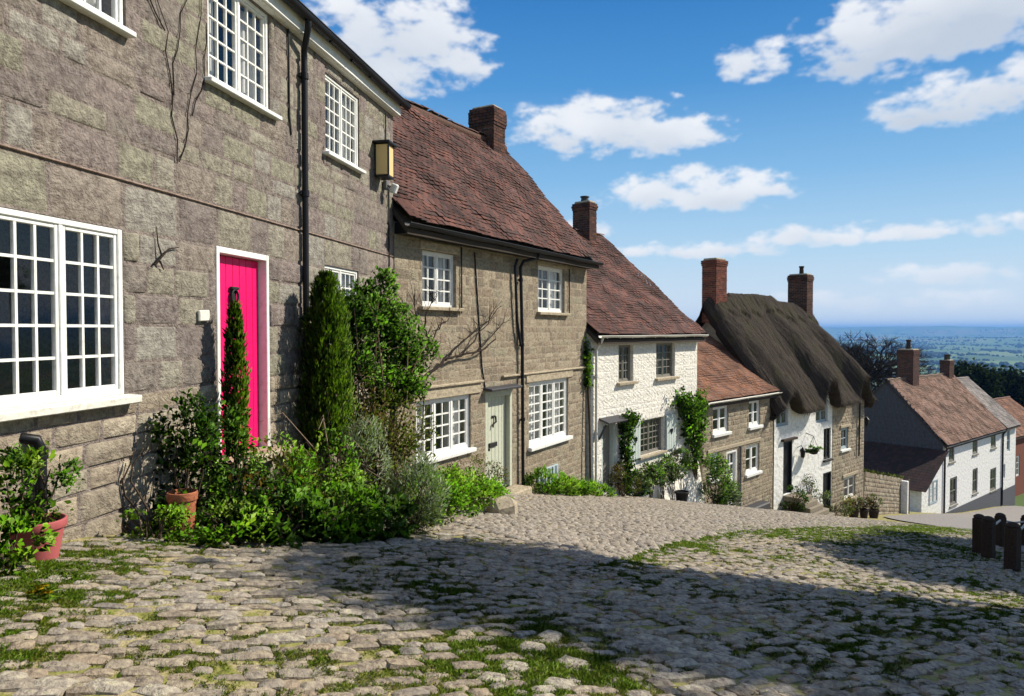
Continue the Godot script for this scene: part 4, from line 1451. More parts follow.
func build_house_three() -> void:
	var rng := RandomNumberGenerator.new()
	rng.seed = 203
	var h := house("whitewashed_cottage", "whitewashed stone cottage with red tile roof and grey-blue shutters", 2.0, 17.6, 39.0, -6.6)
	var ve := -0.14
	var ul := [1.33, 2.12, -1.4, -0.4]
	var ur := [3.47, 4.68, -1.4, -0.38]
	var lw := [2.46, 3.97, -3.55, -2.55]
	var dr := [0.5, 1.2, -4.25, -2.4]
	var holes := [ul, ur, lw, dr]
	var U1 := 6.27
	var b := MB.new()
	wall_sheet(b, 0.0, U1, -6.6, ve, 0.0, holes, 0.2)
	shell(b, 0.0, U1, -6.6, ve, 3.05, 7.3, -3.65)
	var wall := part("wall", b.mesh(), M.limewash, h)
	var rects := courses(0.0, U1, -5.8, ve - 0.02, Vector2(0.1, 0.24), Vector2(0.14, 0.5), holes, rng)
	var wm: Array = []
	for k in 3:
		wm.append(mat(lin(0.76 + 0.02 * k, 0.735 + 0.02 * k, 0.68 + 0.02 * k), 0.9, T.limewash, 1.1, T.lump, 2.5))
	lay_stones(wall, rects, wm, 0.008, 0.008, rng, 200, 0, mat(Color.WHITE, 0.9, T.limewash, 1.1, T.lump, 2.5, true))
	for q in [[ul, 1, [1.22, 2.24, -1.4, 0.07, 0.11]], [ur, 1, [3.38, 4.8, -1.4, 0.07, 0.11]], [lw, 2, [2.4, 4.05, -3.55, 0.07, 0.1]]]:
		casement(h, q[0], 2, q[1] + 1, 4 if q[1] == 1 else 5, -0.09, M.taupe, rng, false, 0.045, 0.024, false, q[2], M.sill_stone)
	for s in [[1.84, 2.42], [4.02, 4.62]]:
		var sb := MB.new()
		var cu: float = (s[0] + s[1]) * 0.5
		sb.boxt(Transform3D(Basis(), L(cu, -3.05, 0.045)), Vector3(s[1] - s[0], 1.04, 0.04), 0.008)
		var shut := part("shutter", sb.mesh(), M.shutter, h)
		for i in 4:
			var pb := MB.new()
			var a := lerpf(s[0], s[1], i / 4.0)
			pb.boxt(Transform3D(Basis(), L(a + (s[1] - s[0]) / 8.0, -3.05, 0.07)), Vector3((s[1] - s[0]) / 4.0 - 0.01, 1.02, 0.02), 0.004)
			part("board", pb.mesh(), M.shutter, shut)
		var hb := MB.new()
		for q in [[-0.05, 0.0], [0.05, 0.0], [0.0, -0.07], [-0.03, -0.03], [0.03, -0.03]]:
			hb.tube([L(cu + q[0], -3.0 + q[1], 0.078), L(cu + q[0], -3.0 + q[1], 0.086)], [0.055, 0.055], 8)
		part("heart_cutout", hb.mesh(), M.iron, shut)
	door_frame(h, dr, 0.08, -0.18, -0.01, M.shutter)
	boarded_door(h, [0.59, 1.11, -4.24, -2.49], -0.14, M.taupe, 4)
	var cb := MB.new()
	cb.boxt(Transform3D(Basis(Vector3(1, 0, 0), 0.32), L(0.85, -2.33, 0.14)), Vector3(1.0, 0.05, 0.32), 0.01)
	for u in [0.34, 1.36]:
		cb.tube([L(u, -2.8, 0.02), L(u, -2.42, 0.22)], [0.03, 0.03], 6)
	part("porch_canopy", cb.mesh(), M.lead, h)
	tiled_roof(h, -0.05, U1 + 0.12, 0.22, -0.1, -3.65, 3.3, -7.4, TILES_RED, 0.17, 0.105, rng, Color(0.16, 0.1, 0.08), 0.07)
	chimney(h, 5.0, 0.45, -3.28, 0.68, 2.6, 4.3, BRICKS_DARK, rng, 0.3, [[0.5, 0.5, 0.14, 0.2, M.lead]])
	gutter(h, -0.02, U1 + 0.15, -0.15, 0.27, 0.055, M.white_old)
	pipe(h, [L(0.12, -0.2, 0.26), L(0.12, -0.32, 0.2), L(0.12, -0.5, 0.07), L(0.12, -5.2, 0.07)], 0.035, M.white_old, "drainpipe", [L(0.12, -1.2, 0.07), L(0.12, -2.8, 0.07)])
	# sloping white buttress at the foot of the far end
	var bb := MB.new()
	var p := [L(3.6, -6.6, 0.0), L(6.2, -6.6, 0.0), L(6.2, -3.95, 0.0), L(3.6, -4.6, 0.0), L(3.5, -6.6, 0.55), L(6.25, -6.6, 0.55), L(6.2, -4.3, 0.12), L(3.6, -4.9, 0.12)]
	bb.quad(p[4], p[5], p[6], p[7])
	bb.quad(p[7], p[6], p[2], p[3])
	bb.quad(p[0], p[4], p[7], p[3])
	bb.quad(p[5], p[1], p[2], p[6])
	part("buttress", bb.mesh(), M.limewash, h)

func build_house_four() -> void:
	var rng := RandomNumberGenerator.new()
	rng.seed = 204
	var h := house("small_stone_cottage", "small rubble stone cottage with orange-brown tile roof beside the thatch", 6.2, 22.7, 44.0, -7.6)
	var ve := -2.33
	var ul := [0.68, 1.77, -3.47, -2.55]
	var ur := [3.33, 4.26, -3.49, -2.54]
	var ll := [0.5, 1.12, -4.98, -4.1]
	var lr := [3.12, 4.22, -5.18, -4.17]
	var dr := [1.66, 2.42, -6.25, -4.18]
	var holes := [ul, ur, ll, lr, dr]
	var b := MB.new()
	wall_sheet(b, 0.0, 5.38, -7.6, ve, 0.0, holes, 0.18)
	shell(b, 0.0, 5.38, -7.6, ve, 0.0, 6.6, -3.3)
	var wall := part("wall", b.mesh(), M.mortar2, h)
	lay_stones(wall, courses(0.0, 5.38, -7.0, ve - 0.02, Vector2(0.12, 0.19), Vector2(0.16, 0.36), holes, rng), M.stone2, 0.02, 0.012, rng, 0)
	casement(h, ul, 2, 1, 2, -0.05, M.white, rng, false, 0.075, 0.035, false, [0.6, 1.86, -3.47, 0.1, 0.1], M.white)
	casement(h, ur, 2, 1, 2, -0.05, M.white, rng, false, 0.075, 0.035, false, [3.25, 4.34, -3.49, 0.1, 0.1], M.white)
	casement(h, ll, 1, 1, 1, -0.05, M.white, rng, false, 0.09, 0.035, false, [0.44, 1.18, -4.98, 0.08, 0.08], M.white)
	casement(h, lr, 2, 1, 2, -0.05, M.white, rng, false, 0.075, 0.035, false, [3.04, 4.3, -5.18, 0.1, 0.1], M.white)
	door_frame(h, dr, 0.07, -0.14, 0.0, M.white)
	var db := MB.new()
	db.boxt(Transform3D(Basis(), L(2.04, -5.65, -0.09)), Vector3(0.62, 1.18, 0.05), 0.01)
	db.boxt(Transform3D(Basis(), L(2.04, -5.55, -0.06)), Vector3(0.4, 0.7, 0.02), 0.008)
	for u in [1.76, 2.32]:
		db.boxt(Transform3D(Basis(), L(u, -4.66, -0.09)), Vector3(0.06, 0.8, 0.05), 0.006)
	for v in [-5.03, -4.66, -4.28]:
		db.boxt(Transform3D(Basis(), L(2.04, v, -0.09)), Vector3(0.5, 0.05, 0.045), 0.006)
	db.boxt(Transform3D(Basis(), L(2.04, -4.66, -0.09)), Vector3(0.035, 0.75, 0.045))
	var door := part("door", db.mesh(), M.white, h)
	var pq := part("pane", pane_mesh, M.glass, door)
	pq.transform = Transform3D(Basis().scaled(Vector3(0.5, 0.75, 1)), L(2.04, -4.66, -0.1))
	var lb := MB.new()
	lb.boxt(Transform3D(Basis(), L(2.3, -4.02, 0.01)), Vector3(4.0, 0.13, 0.06), 0.012)
	part("lintel", lb.mesh(), M.sill_stone, h)
	var sp := MB.new()
	sp.boxt(Transform3D(Basis(), L(2.04, -6.32, 0.16)), Vector3(1.0, 0.22, 0.5), 0.03)
	part("doorstep", sp.mesh(), M.sill_stone, h)
	pipe(h, [L(2.62, -4.1, 0.05), L(2.62, -6.6, 0.05)], 0.035, M.grey_plastic)
	var trough := MB.new()
	trough.boxt(Transform3D(Basis(), L(3.3, -6.42, 0.28)), Vector3(1.7, 0.34, 0.4), 0.04)
	part("stone_plinth", trough.mesh(), M.lead, h)
	tiled_roof(h, -0.1, 5.48, 0.2, -2.3, -3.3, 0.15, -6.8, TILES_BROWN, 0.18, 0.12, rng, Color(0.2, 0.12, 0.08), 0.05, false)
	gutter(h, -0.05, 5.5, -2.36, 0.25, 0.05, M.white_old)

var eyebrows := [[0.62, 0.8, 0.85], [4.2, 0.85, 1.2], [7.7, 0.75, 1.1]]
func thatch_eave(u: float) -> float:
	var v := -3.3
	for e in eyebrows:
		var q: float = absf(u - e[0]) / e[1]
		if q < 1.0:
			v += e[2] * pow(cos(q * PI * 0.5), 1.15)
	return v

func build_house_five() -> void:
	var rng := RandomNumberGenerator.new()
	rng.seed = 205
	var h := house("thatched_cottage", "cottage with a dark thatched roof, half whitewashed and half bare stone", 10.0, 26.6, 47.0, -9.9)
	var U1 := 8.8
	var sp := 5.28
	var el := [0.15, 1.15, -3.72, -2.72]
	var er := [3.62, 4.8, -3.9, -2.6]
	var dr := [0.76, 1.52, -6.45, -4.36]
	var ws := [4.42, 5.14, -5.53, -4.2]
	var d2 := [4.4, 5.24, -8.1, -6.1]
	var s1 := [6.2, 6.98, -5.31, -4.36]
	var s2 := [6.6, 7.86, -7.6, -6.62]
	var b := MB.new()
	wall_sheet(b, 0.0, sp, -9.9, -2.5, 0.0, [el, er, dr, ws, d2], 0.2)
	var front := part("white_wall", b.mesh(), M.white_wall, h)
	front.set_meta("label", "whitewashed front")
	var c := MB.new()
	wall_sheet(c, sp, U1, -9.9, -2.5, 0.01, [s1, s2], 0.2)
	shell(c, 0.0, U1, -9.9, -3.2, 0.6, 5.6, -2.8)
	var stone := part("stone_wall", c.mesh(), M.mortar2, h)
	lay_stones(stone, courses(sp, U1, -9.2, -2.6, Vector2(0.13, 0.22), Vector2(0.18, 0.42), [s1, s2], rng), M.stone2, 0.02, 0.022, rng, 0)
	casement(h, el, 2, 1, 2, -0.05, M.bluegrey, rng, false, 0.06, 0.03)
	casement(h, er, 2, 1, 3, -0.05, M.bluegrey, rng, false, 0.06, 0.03)
	casement(h, ws, 2, 1, 4, -0.06, M.black, rng, false, 0.05, 0.03, false, [4.34, 5.22, -5.53, 0.08, 0.1], M.black)
	casement(h, s1, 1, 2, 2, -0.04, M.bluegrey, rng, false, 0.07, 0.03, false, [6.1, 7.1, -5.31, 0.09, 0.1], M.white)
	casement(h, s2, 2, 1, 2, -0.04, M.white_old, rng, false, 0.07, 0.03, false, [6.5, 7.95, -7.6, 0.09, 0.1], M.sill_stone)
	for q in [dr, d2]:
		door_frame(h, q, 0.06, -0.14, -0.01, M.black)
		boarded_door(h, [q[0] + 0.065, q[1] - 0.065, q[2], q[3] - 0.065], -0.1, M.black, 4)
	var lb := MB.new()
	lb.boxt(Transform3D(Basis(), L(1.14, -4.28, 0.06)), Vector3(1.2, 0.09, 0.14), 0.012)
	part("lintel", lb.mesh(), M.dark_wood, h)
	var lb2 := MB.new()
	lb2.boxt(Transform3D(Basis(), L(7.2, -6.52, 0.03)), Vector3(1.7, 0.14, 0.08), 0.012)
	lb2.boxt(Transform3D(Basis(), L(6.6, -4.27, 0.03)), Vector3(1.1, 0.12, 0.08), 0.012)
	part("lintel", lb2.mesh(), M.sill_stone, h)
	for k in 5:
		var q := MB.new()
		q.boxt(Transform3D(Basis(), L(1.25 + k * 0.2, -6.55 - k * 0.2, 0.35 + k * 0.1)), Vector3(1.0 + k * 0.1, 0.2, 0.7 + k * 0.05), 0.02)
		part("step", q.mesh(), M.setts[3], h)
	pipe(h, [L(8.05, -3.1, 0.1), L(8.05, -5.8, 0.08)], 0.035, M.iron)
	# thatch
	var tb := MB.new()
	var NU := 230
	var NT := 64
	var pts := PackedVector3Array()
	var cols := PackedColorArray()
	var u0 := -0.42
	var u1 := U1 + 0.26
	for i in NU + 1:
		var u := lerpf(u0, u1, float(i) / NU)
		var ed := minf(u - u0, u1 - u)
		var drop := 0.34 * pow(clampf(1.0 - ed / 0.45, 0, 1), 2.2)
		var e := thatch_eave(clampf(u, 0.0, U1))
		var vr := 1.28 - 0.1 * smoothstep(5.0, 5.8, u) - 0.22 * smoothstep(6.8, 8.6, u) + 0.16 * smoothstep(0.9, 1.3, u) * (1.0 - smoothstep(4.9, 5.5, u))
		var prof: Array = [[-0.3, e + 0.42], [-0.05, e + 0.16], [0.2, e + 0.02], [0.36, e + 0.0], [0.46, e + 0.08], [0.5, e + 0.2]]
		for j in NT + 1:
			var q: Vector2
			var t := 0.0
			if j < 6:
				q = Vector2(prof[j][0], prof[j][1])
			else:
				t = float(j - 5) / (NT - 13)
				if t <= 1.0:
					q = Vector2(lerpf(0.5, -2.75, t), lerpf(e + 0.2, vr, t) + 0.16 * sin(t * PI) + 0.1 * exp(-pow((t - 0.97) / 0.06, 2.0)))
				else:
					var k := (t - 1.0) / (8.0 / (NT - 13))
					q = Vector2(lerpf(-2.75, -6.0, k), lerpf(vr, -3.2, k))
			var nz := 0.035 * fbm.get_noise_2d(u * 2.2, t * 3.0) + 0.018 * fbm.get_noise_2d(u * 11.0, t * 3.2) + 0.05 * patch.get_noise_2d(u * 0.8, t * 2.0)
			var cap := 0.09 * smoothstep(0.80 + 0.03 * sin(u * 6.0), 0.82 + 0.03 * sin(u * 6.0), t)
			pts.push_back(L(u, q.y + (nz + cap) * 0.65 - drop, q.x + (nz + cap) * 0.7 - (drop * 0.5 if t <= 1.0 else 0.0)))
			var moss := smoothstep(0.05, 0.4, patch.get_noise_2d(u * 1.1 + 4.0, t * 4.0) + smoothstep(0.55, 1.0, t) * 0.35 - 0.1 + 0.3 * fbm.get_noise_2d(u * 8.0, t * 9.0))
			var g := 0.85 + 0.5 * fbm.get_noise_2d(u * 16.0, t * 4.0)
			var cc := Color(0.068, 0.055, 0.045).lerp(Color(0.075, 0.075, 0.028), moss * 0.7)
			cols.push_back(Color(cc.r * g, cc.g * g, cc.b * g))
	tb.grid(NT, NU, pts, cols)
	for s in [0, NU]: # close the ends
		for j in range(6, NT - 8):
			var p: Vector3 = pts[s * (NT + 1) + j]
			var q: Vector3 = pts[s * (NT + 1) + j + 1]
			var dn := Vector3(0.3 if s == 0 else -0.3, -0.32, -0.25)
			tb.col = Color(0.05, 0.042, 0.034)
			tb.quad(p, q, q + dn, p + dn)
	var thatch := part("thatch", tb.mesh(), M.thatch, h)
	var sm := MB.new()
	sm.quad(Vector3(-0.5, 0, 0), Vector3(0.5, 0, 0), Vector3(0.25, 0.25, 1), Vector3(-0.25, 0.25, 1))
	var straw := Many.new()
	for k in 16000:
		var i := rng.randi_range(1, NU - 1)
		var j := rng.randi_range(3, NT - 9)
		if rng.randf() < 0.16:
			j = rng.randi_range(2, 5)
		var a := i * (NT + 1) + j
		var p: Vector3 = pts[a].lerp(pts[a + NT + 1], rng.randf())
		var dn: Vector3 = (pts[a] - pts[a + 1]).normalized()
		var side := (pts[a + NT + 1] - pts[a]).normalized()
		var n := side.cross(dn).normalized()
		if n.z + n.y < 0.0:
			n = -n
		var bs := Basis(side, n, dn) * Basis(Vector3(0, 1, 0), rng.randfn() * 0.09) * Basis(Vector3(1, 0, 0), -0.04 - 0.06 * rng.randf())
		var tone := rng.randf_range(0.03, 0.14)
		straw.put(Transform3D(bs.scaled_local(Vector3(rng.randf_range(0.006, 0.016), 0.015, rng.randf_range(0.14, 0.34))), p - dn * 0.1 + n * 0.012), Color(tone, tone * 0.86, tone * 0.68))
	many("straw", straw, sm.mesh(), M.thatch, thatch)
	chimney(h, -0.16, 0.82, -2.42, 0.66, 0.3, 2.86, BRICKS, rng, 0.32)
	chimney(h, 7.8, 0.66, -2.3, 0.95, 0.2, 2.66, BRICKS_DARK, rng, 0.32, [[0.5, 0.45, 0.11, 0.4, M.dark_wood]])
	# things on the white front
	for q in [[1.92, -4.9, "black lantern beside the thatched cottage's front door"], [8.5, -4.25, "black lantern on the thatched cottage's stone end"]]:
		var ln := thing("wall_lamp", q[2], "lantern", h.transform * L(q[0], q[1], 0.02), h.rotation.y)
		var lk := MB.new()
		lk.tube([Vector3(0, 0.2, 0), Vector3(0, 0.3, 0.15), Vector3(0, 0.22, 0.22)], [0.015, 0.015, 0.015], 6)
		lk.lathe(Vector3(0, -0.18, 0.22), [Vector2(0.04, 0), Vector2(0.07, 0.02), Vector2(0.11, 0.28), Vector2(0.13, 0.29), Vector2(0.05, 0.38), Vector2(0.01, 0.42)], 6)
		part("lamp_body", lk.mesh(), M.black, ln)

func build_house_six() -> void:
	var rng := RandomNumberGenerator.new()
	rng.seed = 206
	var h := house("long_white_house", "long white house with brown tile roof at the foot of the lane", 28.3, 46.0, 50.0, -14.6)
	var ve := -7.6
	var fr := [[1.74, 3.1, -11.95, -10.05], [6.2, 7.3, -11.8, -10.0], [10.1, 11.5, -12.2, -10.5], [1.45, 2.5, -8.95, -7.85], [6.1, 7.2, -8.95, -7.8], [10.1, 11.3, -8.95, -7.8]]
	var b := MB.new()
	wall_sheet(b, 0.4, 12.8, -14.6, ve, 0.0, fr, 0.15)
	shell(b, 0.4, 12.8, -14.6, ve, -3.55, 7.2, -3.6)
	part("wall", b.mesh(), M.white_wall, h)
	for q in fr:
		casement(h, q, 1, 2, 2, -0.04, M.taupe, rng, false, 0.09, 0.05, false, [q[0] - 0.08, q[1] + 0.08, q[2], 0.1, 0.08], M.taupe)
	var pb := MB.new()
	pb.quad(L(0.42, -14.6, 0.03), L(12.78, -14.6, 0.03), L(12.78, -12.25, 0.03), L(0.42, -12.25, 0.03))
	pb.quad(L(0.42, -12.25, 0.03), L(12.78, -12.25, 0.03), L(12.78, -12.25, 0.0), L(0.42, -12.25, 0.0))
	part("plinth", pb.mesh(), mat(lin(0.12, 0.125, 0.135), 0.9, T.slate, 0.8), h)
	# slate-hung gable towards the lane
	var gb := MB.new()
	for r in 24:
		var v := ve - 2.2 + r * 0.26
		var top := v + 0.3
		var half := 3.6 if v < ve else 3.6 * (1.0 - (v - ve) / 4.05)
		if half < 0.15:
			break
		var w := -3.6 - half
		while w < -3.6 + half - 0.02:
			var l := minf(0.3, -3.6 + half - w)
			gb.col = Color.WHITE
			gb.boxt(Transform3D(Basis(Vector3(0, 0, 1), 0.05), L(0.36 + rng.randfn() * 0.004, (v + top) * 0.5, w + l * 0.5)), Vector3(0.012, 0.3, l - 0.008))
			w += 0.3
	var gs := part("hung_slates", gb.mesh(), M.slate_hung, h)
	gs.set_meta("kind", "stuff")
	tiled_roof(h, 0.3, 12.8, 0.25, -7.62, -3.6, -3.5, -7.4, [Color(0.21, 0.125, 0.085), Color(0.25, 0.16, 0.12), Color(0.18, 0.11, 0.08), Color(0.28, 0.19, 0.15)], 0.24, 0.16, rng, Color(0.24, 0.18, 0.14), 0.08, false)
	gutter(h, 0.3, 12.9, -7.72, 0.32, 0.07, M.black)
	chimney(h, 3.5, 1.15, -3.05, 1.1, -5.0, -1.45, BRICKS_DARK, rng, 0.4, [[0.5, 0.5, 0.16, 0.7, M.dark_wood]])
	chimney(h, 11.2, 1.0, -3.2, 0.7, -4.5, -2.45, BRICKS_DARK, rng, 0.3, [[0.2, 0.5, 0.12, 0.45, M.dark_wood], [0.5, 0.5, 0.12, 0.45, M.dark_wood], [0.8, 0.5, 0.12, 0.45, M.dark_wood]])
	for u in [0.5, 12.75]:
		pipe(h, [L(u, -7.75, 0.3), L(u, -8.1, 0.08), L(u, -13.6, 0.08)], 0.06, M.black)
	# lean-to at the near end, its roof falling towards the thatched cottage
	var lt := MB.new()
	lt.quad(L(-3.2, -14.6, 0.01), L(0.4, -14.6, 0.01), L(0.4, -7.95, 0.01), L(-3.2, -9.95, 0.01))
	lt.quad(L(-3.2, -14.6, -6.0), L(-3.2, -14.6, 0.0), L(-3.2, -9.95, 0.0), L(-3.2, -9.95, -6.0))
	var lw := part("lean_to_wall", lt.mesh(), M.white_wall, h)
	casement(lw, [-2.0, -0.6, -11.25, -9.75], 2, 1, 3, 0.05, M.bluegrey, rng, false, 0.08, 0.05)
	var rb := MB.new()
	for r in 16:
		var t0 := r / 16.0
		var w := -6.2
		while w < 0.15:
			rb.col = [Color(0.055, 0.035, 0.032), Color(0.045, 0.032, 0.03), Color(0.07, 0.042, 0.036)][rng.randi() % 3]
			rb.boxt(Transform3D(Basis(Vector3(0, 0, 1), 0.49), L(lerpf(-3.55, 0.25, t0 + 0.03), lerpf(-10.1, -7.98, t0 + 0.03), w + 0.15)), Vector3(0.34, 0.02, 0.29))
			w += 0.3
	var lr := part("lean_to_roof", rb.mesh(), M.tile_many, h)
	lr.set_meta("kind", "stuff")
	var ub := MB.new()
	ub.quad(L(-3.5, -10.16, 0.1), L(0.35, -8.02, 0.1), L(0.35, -8.02, -6.2), L(-3.5, -10.16, -6.2))
	part("lean_to_boarding", ub.mesh(), M.under, h)
	# the lower neighbour that continues the row
	var g := house("white_slate_house", "narrow white house with pale slate roof joined to the long white house", 28.3, 46.0, 50.0, -14.9)
	var nb := MB.new()
	var nf := [[13.9, 14.7, -9.6, -7.9], [13.2, 13.6, -11.6, -10.5]]
	wall_sheet(nb, 12.82, 16.2, -14.9, -7.62, 0.03, nf, 0.15)
	shell(nb, 12.82, 16.2, -14.9, -7.62, -3.9, 7.0, -3.5)
	part("wall", nb.mesh(), M.white_wall, g)
	for q in nf:
		casement(g, q, 1, 1, 2, -0.02, M.bluegrey, rng, false, 0.08, 0.05)
	var np := MB.new()
	np.quad(L(12.84, -14.9, 0.06), L(16.18, -14.9, 0.06), L(16.18, -12.5, 0.06), L(12.84, -12.5, 0.06))
	part("plinth", np.mesh(), mat(lin(0.12, 0.125, 0.135), 0.9, T.slate, 0.8), g)
	tiled_roof(g, 12.86, 16.4, 0.3, -7.6, -3.5, -4.0, -7.2, [Color(0.27, 0.26, 0.25), Color(0.23, 0.22, 0.215), Color(0.31, 0.29, 0.27)], 0.3, 0.2, rng, Color(0.3, 0.28, 0.26), 0.03, false)
	# rubble garden wall between the thatched cottage and the white house
	var gw := thing("garden_wall", "low rubble stone wall with grassy top beside the thatched cottage", "wall", Vector3(16.5, EYE - 10.8, -32.8), deg_to_rad(90.0 - 40.0))
	gw.rotation.z = -0.2
	vb = -10.8
	var wb := MB.new()
	wb.box(L(0, -12.5, -0.4), L(8.6, -6.75, -0.06))
	var ww := part("wall", wb.mesh(), M.mortar2, gw)
	var rects := courses(0.0, 8.6, -11.0, -6.7, Vector2(0.14, 0.24), Vector2(0.2, 0.45), [], rng)
	lay_stones(ww, rects, M.stone2, 0.03, 0.03, rng, 0)
	for q in ww.get_children():
		q.position.z -= 0.06
	var tp := MB.new()
	for k in 500:
		var at := L(rng.randf() * 8.6, -6.76, rng.randf_range(-0.4, 0.0))
		tp.col = Color(0.12, 0.15, 0.04) * rng.randf_range(0.6, 1.3)
		tp.leaf(at, Vector3(rng.randfn() * 0.6, 1, rng.randfn() * 0.6).normalized(), Vector3(rng.randfn(), 0.4, rng.randfn()), rng.randf_range(0.1, 0.3), 0.05)
	var tg := part("grass", tp.mesh(), M.grass, gw)
	tg.set_meta("kind", "stuff")
	var gp := thing("gate_pier", "white rendered gate pier with dark gate beside the garden wall", "gate", Vector3(22.2, EYE - 10.55, -39.4), gw.rotation.y)
	gp.rotation.z = 0.0
	var pb2 := MB.new()
	pb2.boxt(Transform3D(Basis(), Vector3(0.1, 0.0, 0)), Vector3(0.3, 4.0, 0.35), 0.03)
	part("pier", pb2.mesh(), M.white_wall, gp)
	for k in 6:
		var db := MB.new()
		db.boxt(Transform3D(Basis(), Vector3(0.34 + k * 0.2, 0.0, 0)), Vector3(0.195, 3.8, 0.05), 0.006)
		part("board", db.mesh(), M.dark_wood, gp)

func build_far_buildings() -> void:
	var rng := RandomNumberGenerator.new()
	rng.seed = 207
	# red brick house past the white row, only its edge in view
	var h := house("brick_house", "red brick house at the right edge beyond the white row", 43.0, 60.0, 52.0, -16.5)
	var b := MB.new()
	var ho := [[1.2, 2.1, -12.8, -11.0], [4.0, 5.0, -12.8, -11.0]]
	wall_sheet(b, 0, 9.0, -16.5, -9.2, 0.0, ho, 0.15)
	shell(b, 0, 9.0, -16.5, -9.2, -6.5, 6.0, -3.0)
	part("wall", b.mesh(), mat(lin(0.25, 0.09, 0.06), 0.9, T.brick, 1.0), h)
	for q in ho:
		casement(h, q, 1, 2, 3, -0.04, M.white, rng, false, 0.09, 0.05)
	tiled_roof(h, -0.2, 9.2, 0.3, -9.2, -3.0, -6.5, -6.3, TILES_BROWN, 0.3, 0.22, rng, Color(0.2, 0.12, 0.09), 0.03, false)
	# roofs lower down the hill
	var spots := [[92.0, 140.0, 20.0, -20.5, "pale slate roofed cottage below the hill at the right edge"], [84.0, 128.0, 70.0, -21.0, "grey roofed cottage with a chimney below the dark evergreens"]]
	for s in spots:
		var c := house("village_house", s[4], s[0], s[1], s[2], s[3] - 6.0)
		var cb := MB.new()
		var v: float = s[3]
		var wn := [[1.5, 2.6, v + 0.6, v + 1.9], [5.0, 6.1, v + 0.6, v + 1.9], [8.0, 9.1, v + 0.6, v + 1.9]]
		wall_sheet(cb, 0, 10.0, v - 6.0, v + 2.6, 0.0, wn, 0.15)
		shell(cb, 0, 10.0, v - 6.0, v + 2.6, v + 6.2, 7.0, -3.5)
		part("wall", cb.mesh(), M.render, c)
		for q in wn:
			casement(c, q, 1, 2, 2, -0.04, M.white, rng, false, 0.1, 0.06)
		tiled_roof(c, -0.2, 10.2, 0.3, v + 2.6, -3.5, v + 6.3, -7.3, [Color(0.2, 0.2, 0.21), Color(0.16, 0.16, 0.17), Color(0.24, 0.23, 0.23)], 0.4, 0.3, rng, Color(0.2, 0.18, 0.17), 0.03, false)
		chimney(c, 0.4, 1.0, -3.0, 1.0, v + 5.0, v + 8.2, BRICKS_DARK, rng, 0.4, [[0.5, 0.5, 0.15, 0.5]])

# ------------------------------------------------------------------ posts and rails
func build_fence() -> void:
	var rng := RandomNumberGenerator.new()
	rng.seed = 301
	var spots := [[6.47, 8.98], [7.06, 10.3], [7.36, 10.95], [8.99, 12.8], [9.78, 13.22]]
	var labels := ["stout dark wooden post standing nearest in the grass at the right edge", "dark wooden post second from the near one, at the paving corner", "dark wooden post at the left end of the fence, farthest down the lane", "thin-looking dark post behind, with the pale rail before it", "dark post cut by the right edge of the photo"]
	for i in 5:
		var s: Array = spots[i]
		var p := thing("wooden_post", labels[i], "post", on_ground(s[0], s[1]), rng.randf_range(0.3, 0.7), "posts along the lane")
		var b := MB.new()
		b.boxt(Transform3D(Basis(Vector3(0, 0, 1), rng.randfn() * 0.02), Vector3(0, 0.15, 0)), Vector3(0.15, 0.86, 0.15), 0.02)
		part("shaft", b.mesh(), M.dark_wood, p)
		var c := MB.new()
		c.lathe(Vector3(0, 0.575, 0), [Vector2(0.07, 0), Vector2(0.085, 0.01), Vector2(0.08, 0.03), Vector2(0.045, 0.055), Vector2(0.005, 0.065)], 10)
		part("cap", c.mesh(), M.dark_wood, p)
	var r := thing("pale_rail", "thin pale rail strung between the dark posts at the right", "rail", on_ground(7.06, 10.3), 0.0)
	var o := on_ground(7.06, 10.3)
	var rm := mat(lin(0.4, 0.37, 0.32), 0.8)
	for q in [[1, 3, 0.5], [3, 4, 0.5], [0, 4, 0.48]]:
		var a: Vector3 = on_ground(spots[q[0]][0], spots[q[0]][1], q[2]) - o
		var c: Vector3 = on_ground(spots[q[1]][0], spots[q[1]][1], q[2]) - o
		var dir := (c - a).normalized() * 0.09
		var rb := MB.new()
		rb.tube([a + dir, (a + c) * 0.5 - Vector3(0, 0.03, 0), c - dir], [0.018, 0.018, 0.018], 6)
		part("rail", rb.mesh(), rm, r)

# ------------------------------------------------------------------ plants
const GREEN := [Color(0.190, 0.370, 0.073), Color(0.241, 0.448, 0.090), Color(0.146, 0.291, 0.056), Color(0.302, 0.515, 0.112)]
const BRIGHT := [Color(0.271, 0.563, 0.053), Color(0.355, 0.600, 0.073), Color(0.208, 0.458, 0.041), Color(0.417, 0.600, 0.105)]
const DEEP := [Color(0.059, 0.137, 0.028), Color(0.087, 0.186, 0.036), Color(0.117, 0.235, 0.039), Color(0.069, 0.117, 0.031)]
const GREYGREEN := [Color(0.263, 0.338, 0.225), Color(0.338, 0.413, 0.281), Color(0.188, 0.263, 0.150), Color(0.375, 0.431, 0.319)]
const OLIVE := [Color(0.176, 0.208, 0.040), Color(0.240, 0.240, 0.064), Color(0.128, 0.192, 0.032), Color(0.272, 0.192, 0.080)]
const BROWN := [Color(0.180, 0.105, 0.053), Color(0.225, 0.150, 0.075), Color(0.135, 0.135, 0.045), Color(0.150, 0.075, 0.060)]

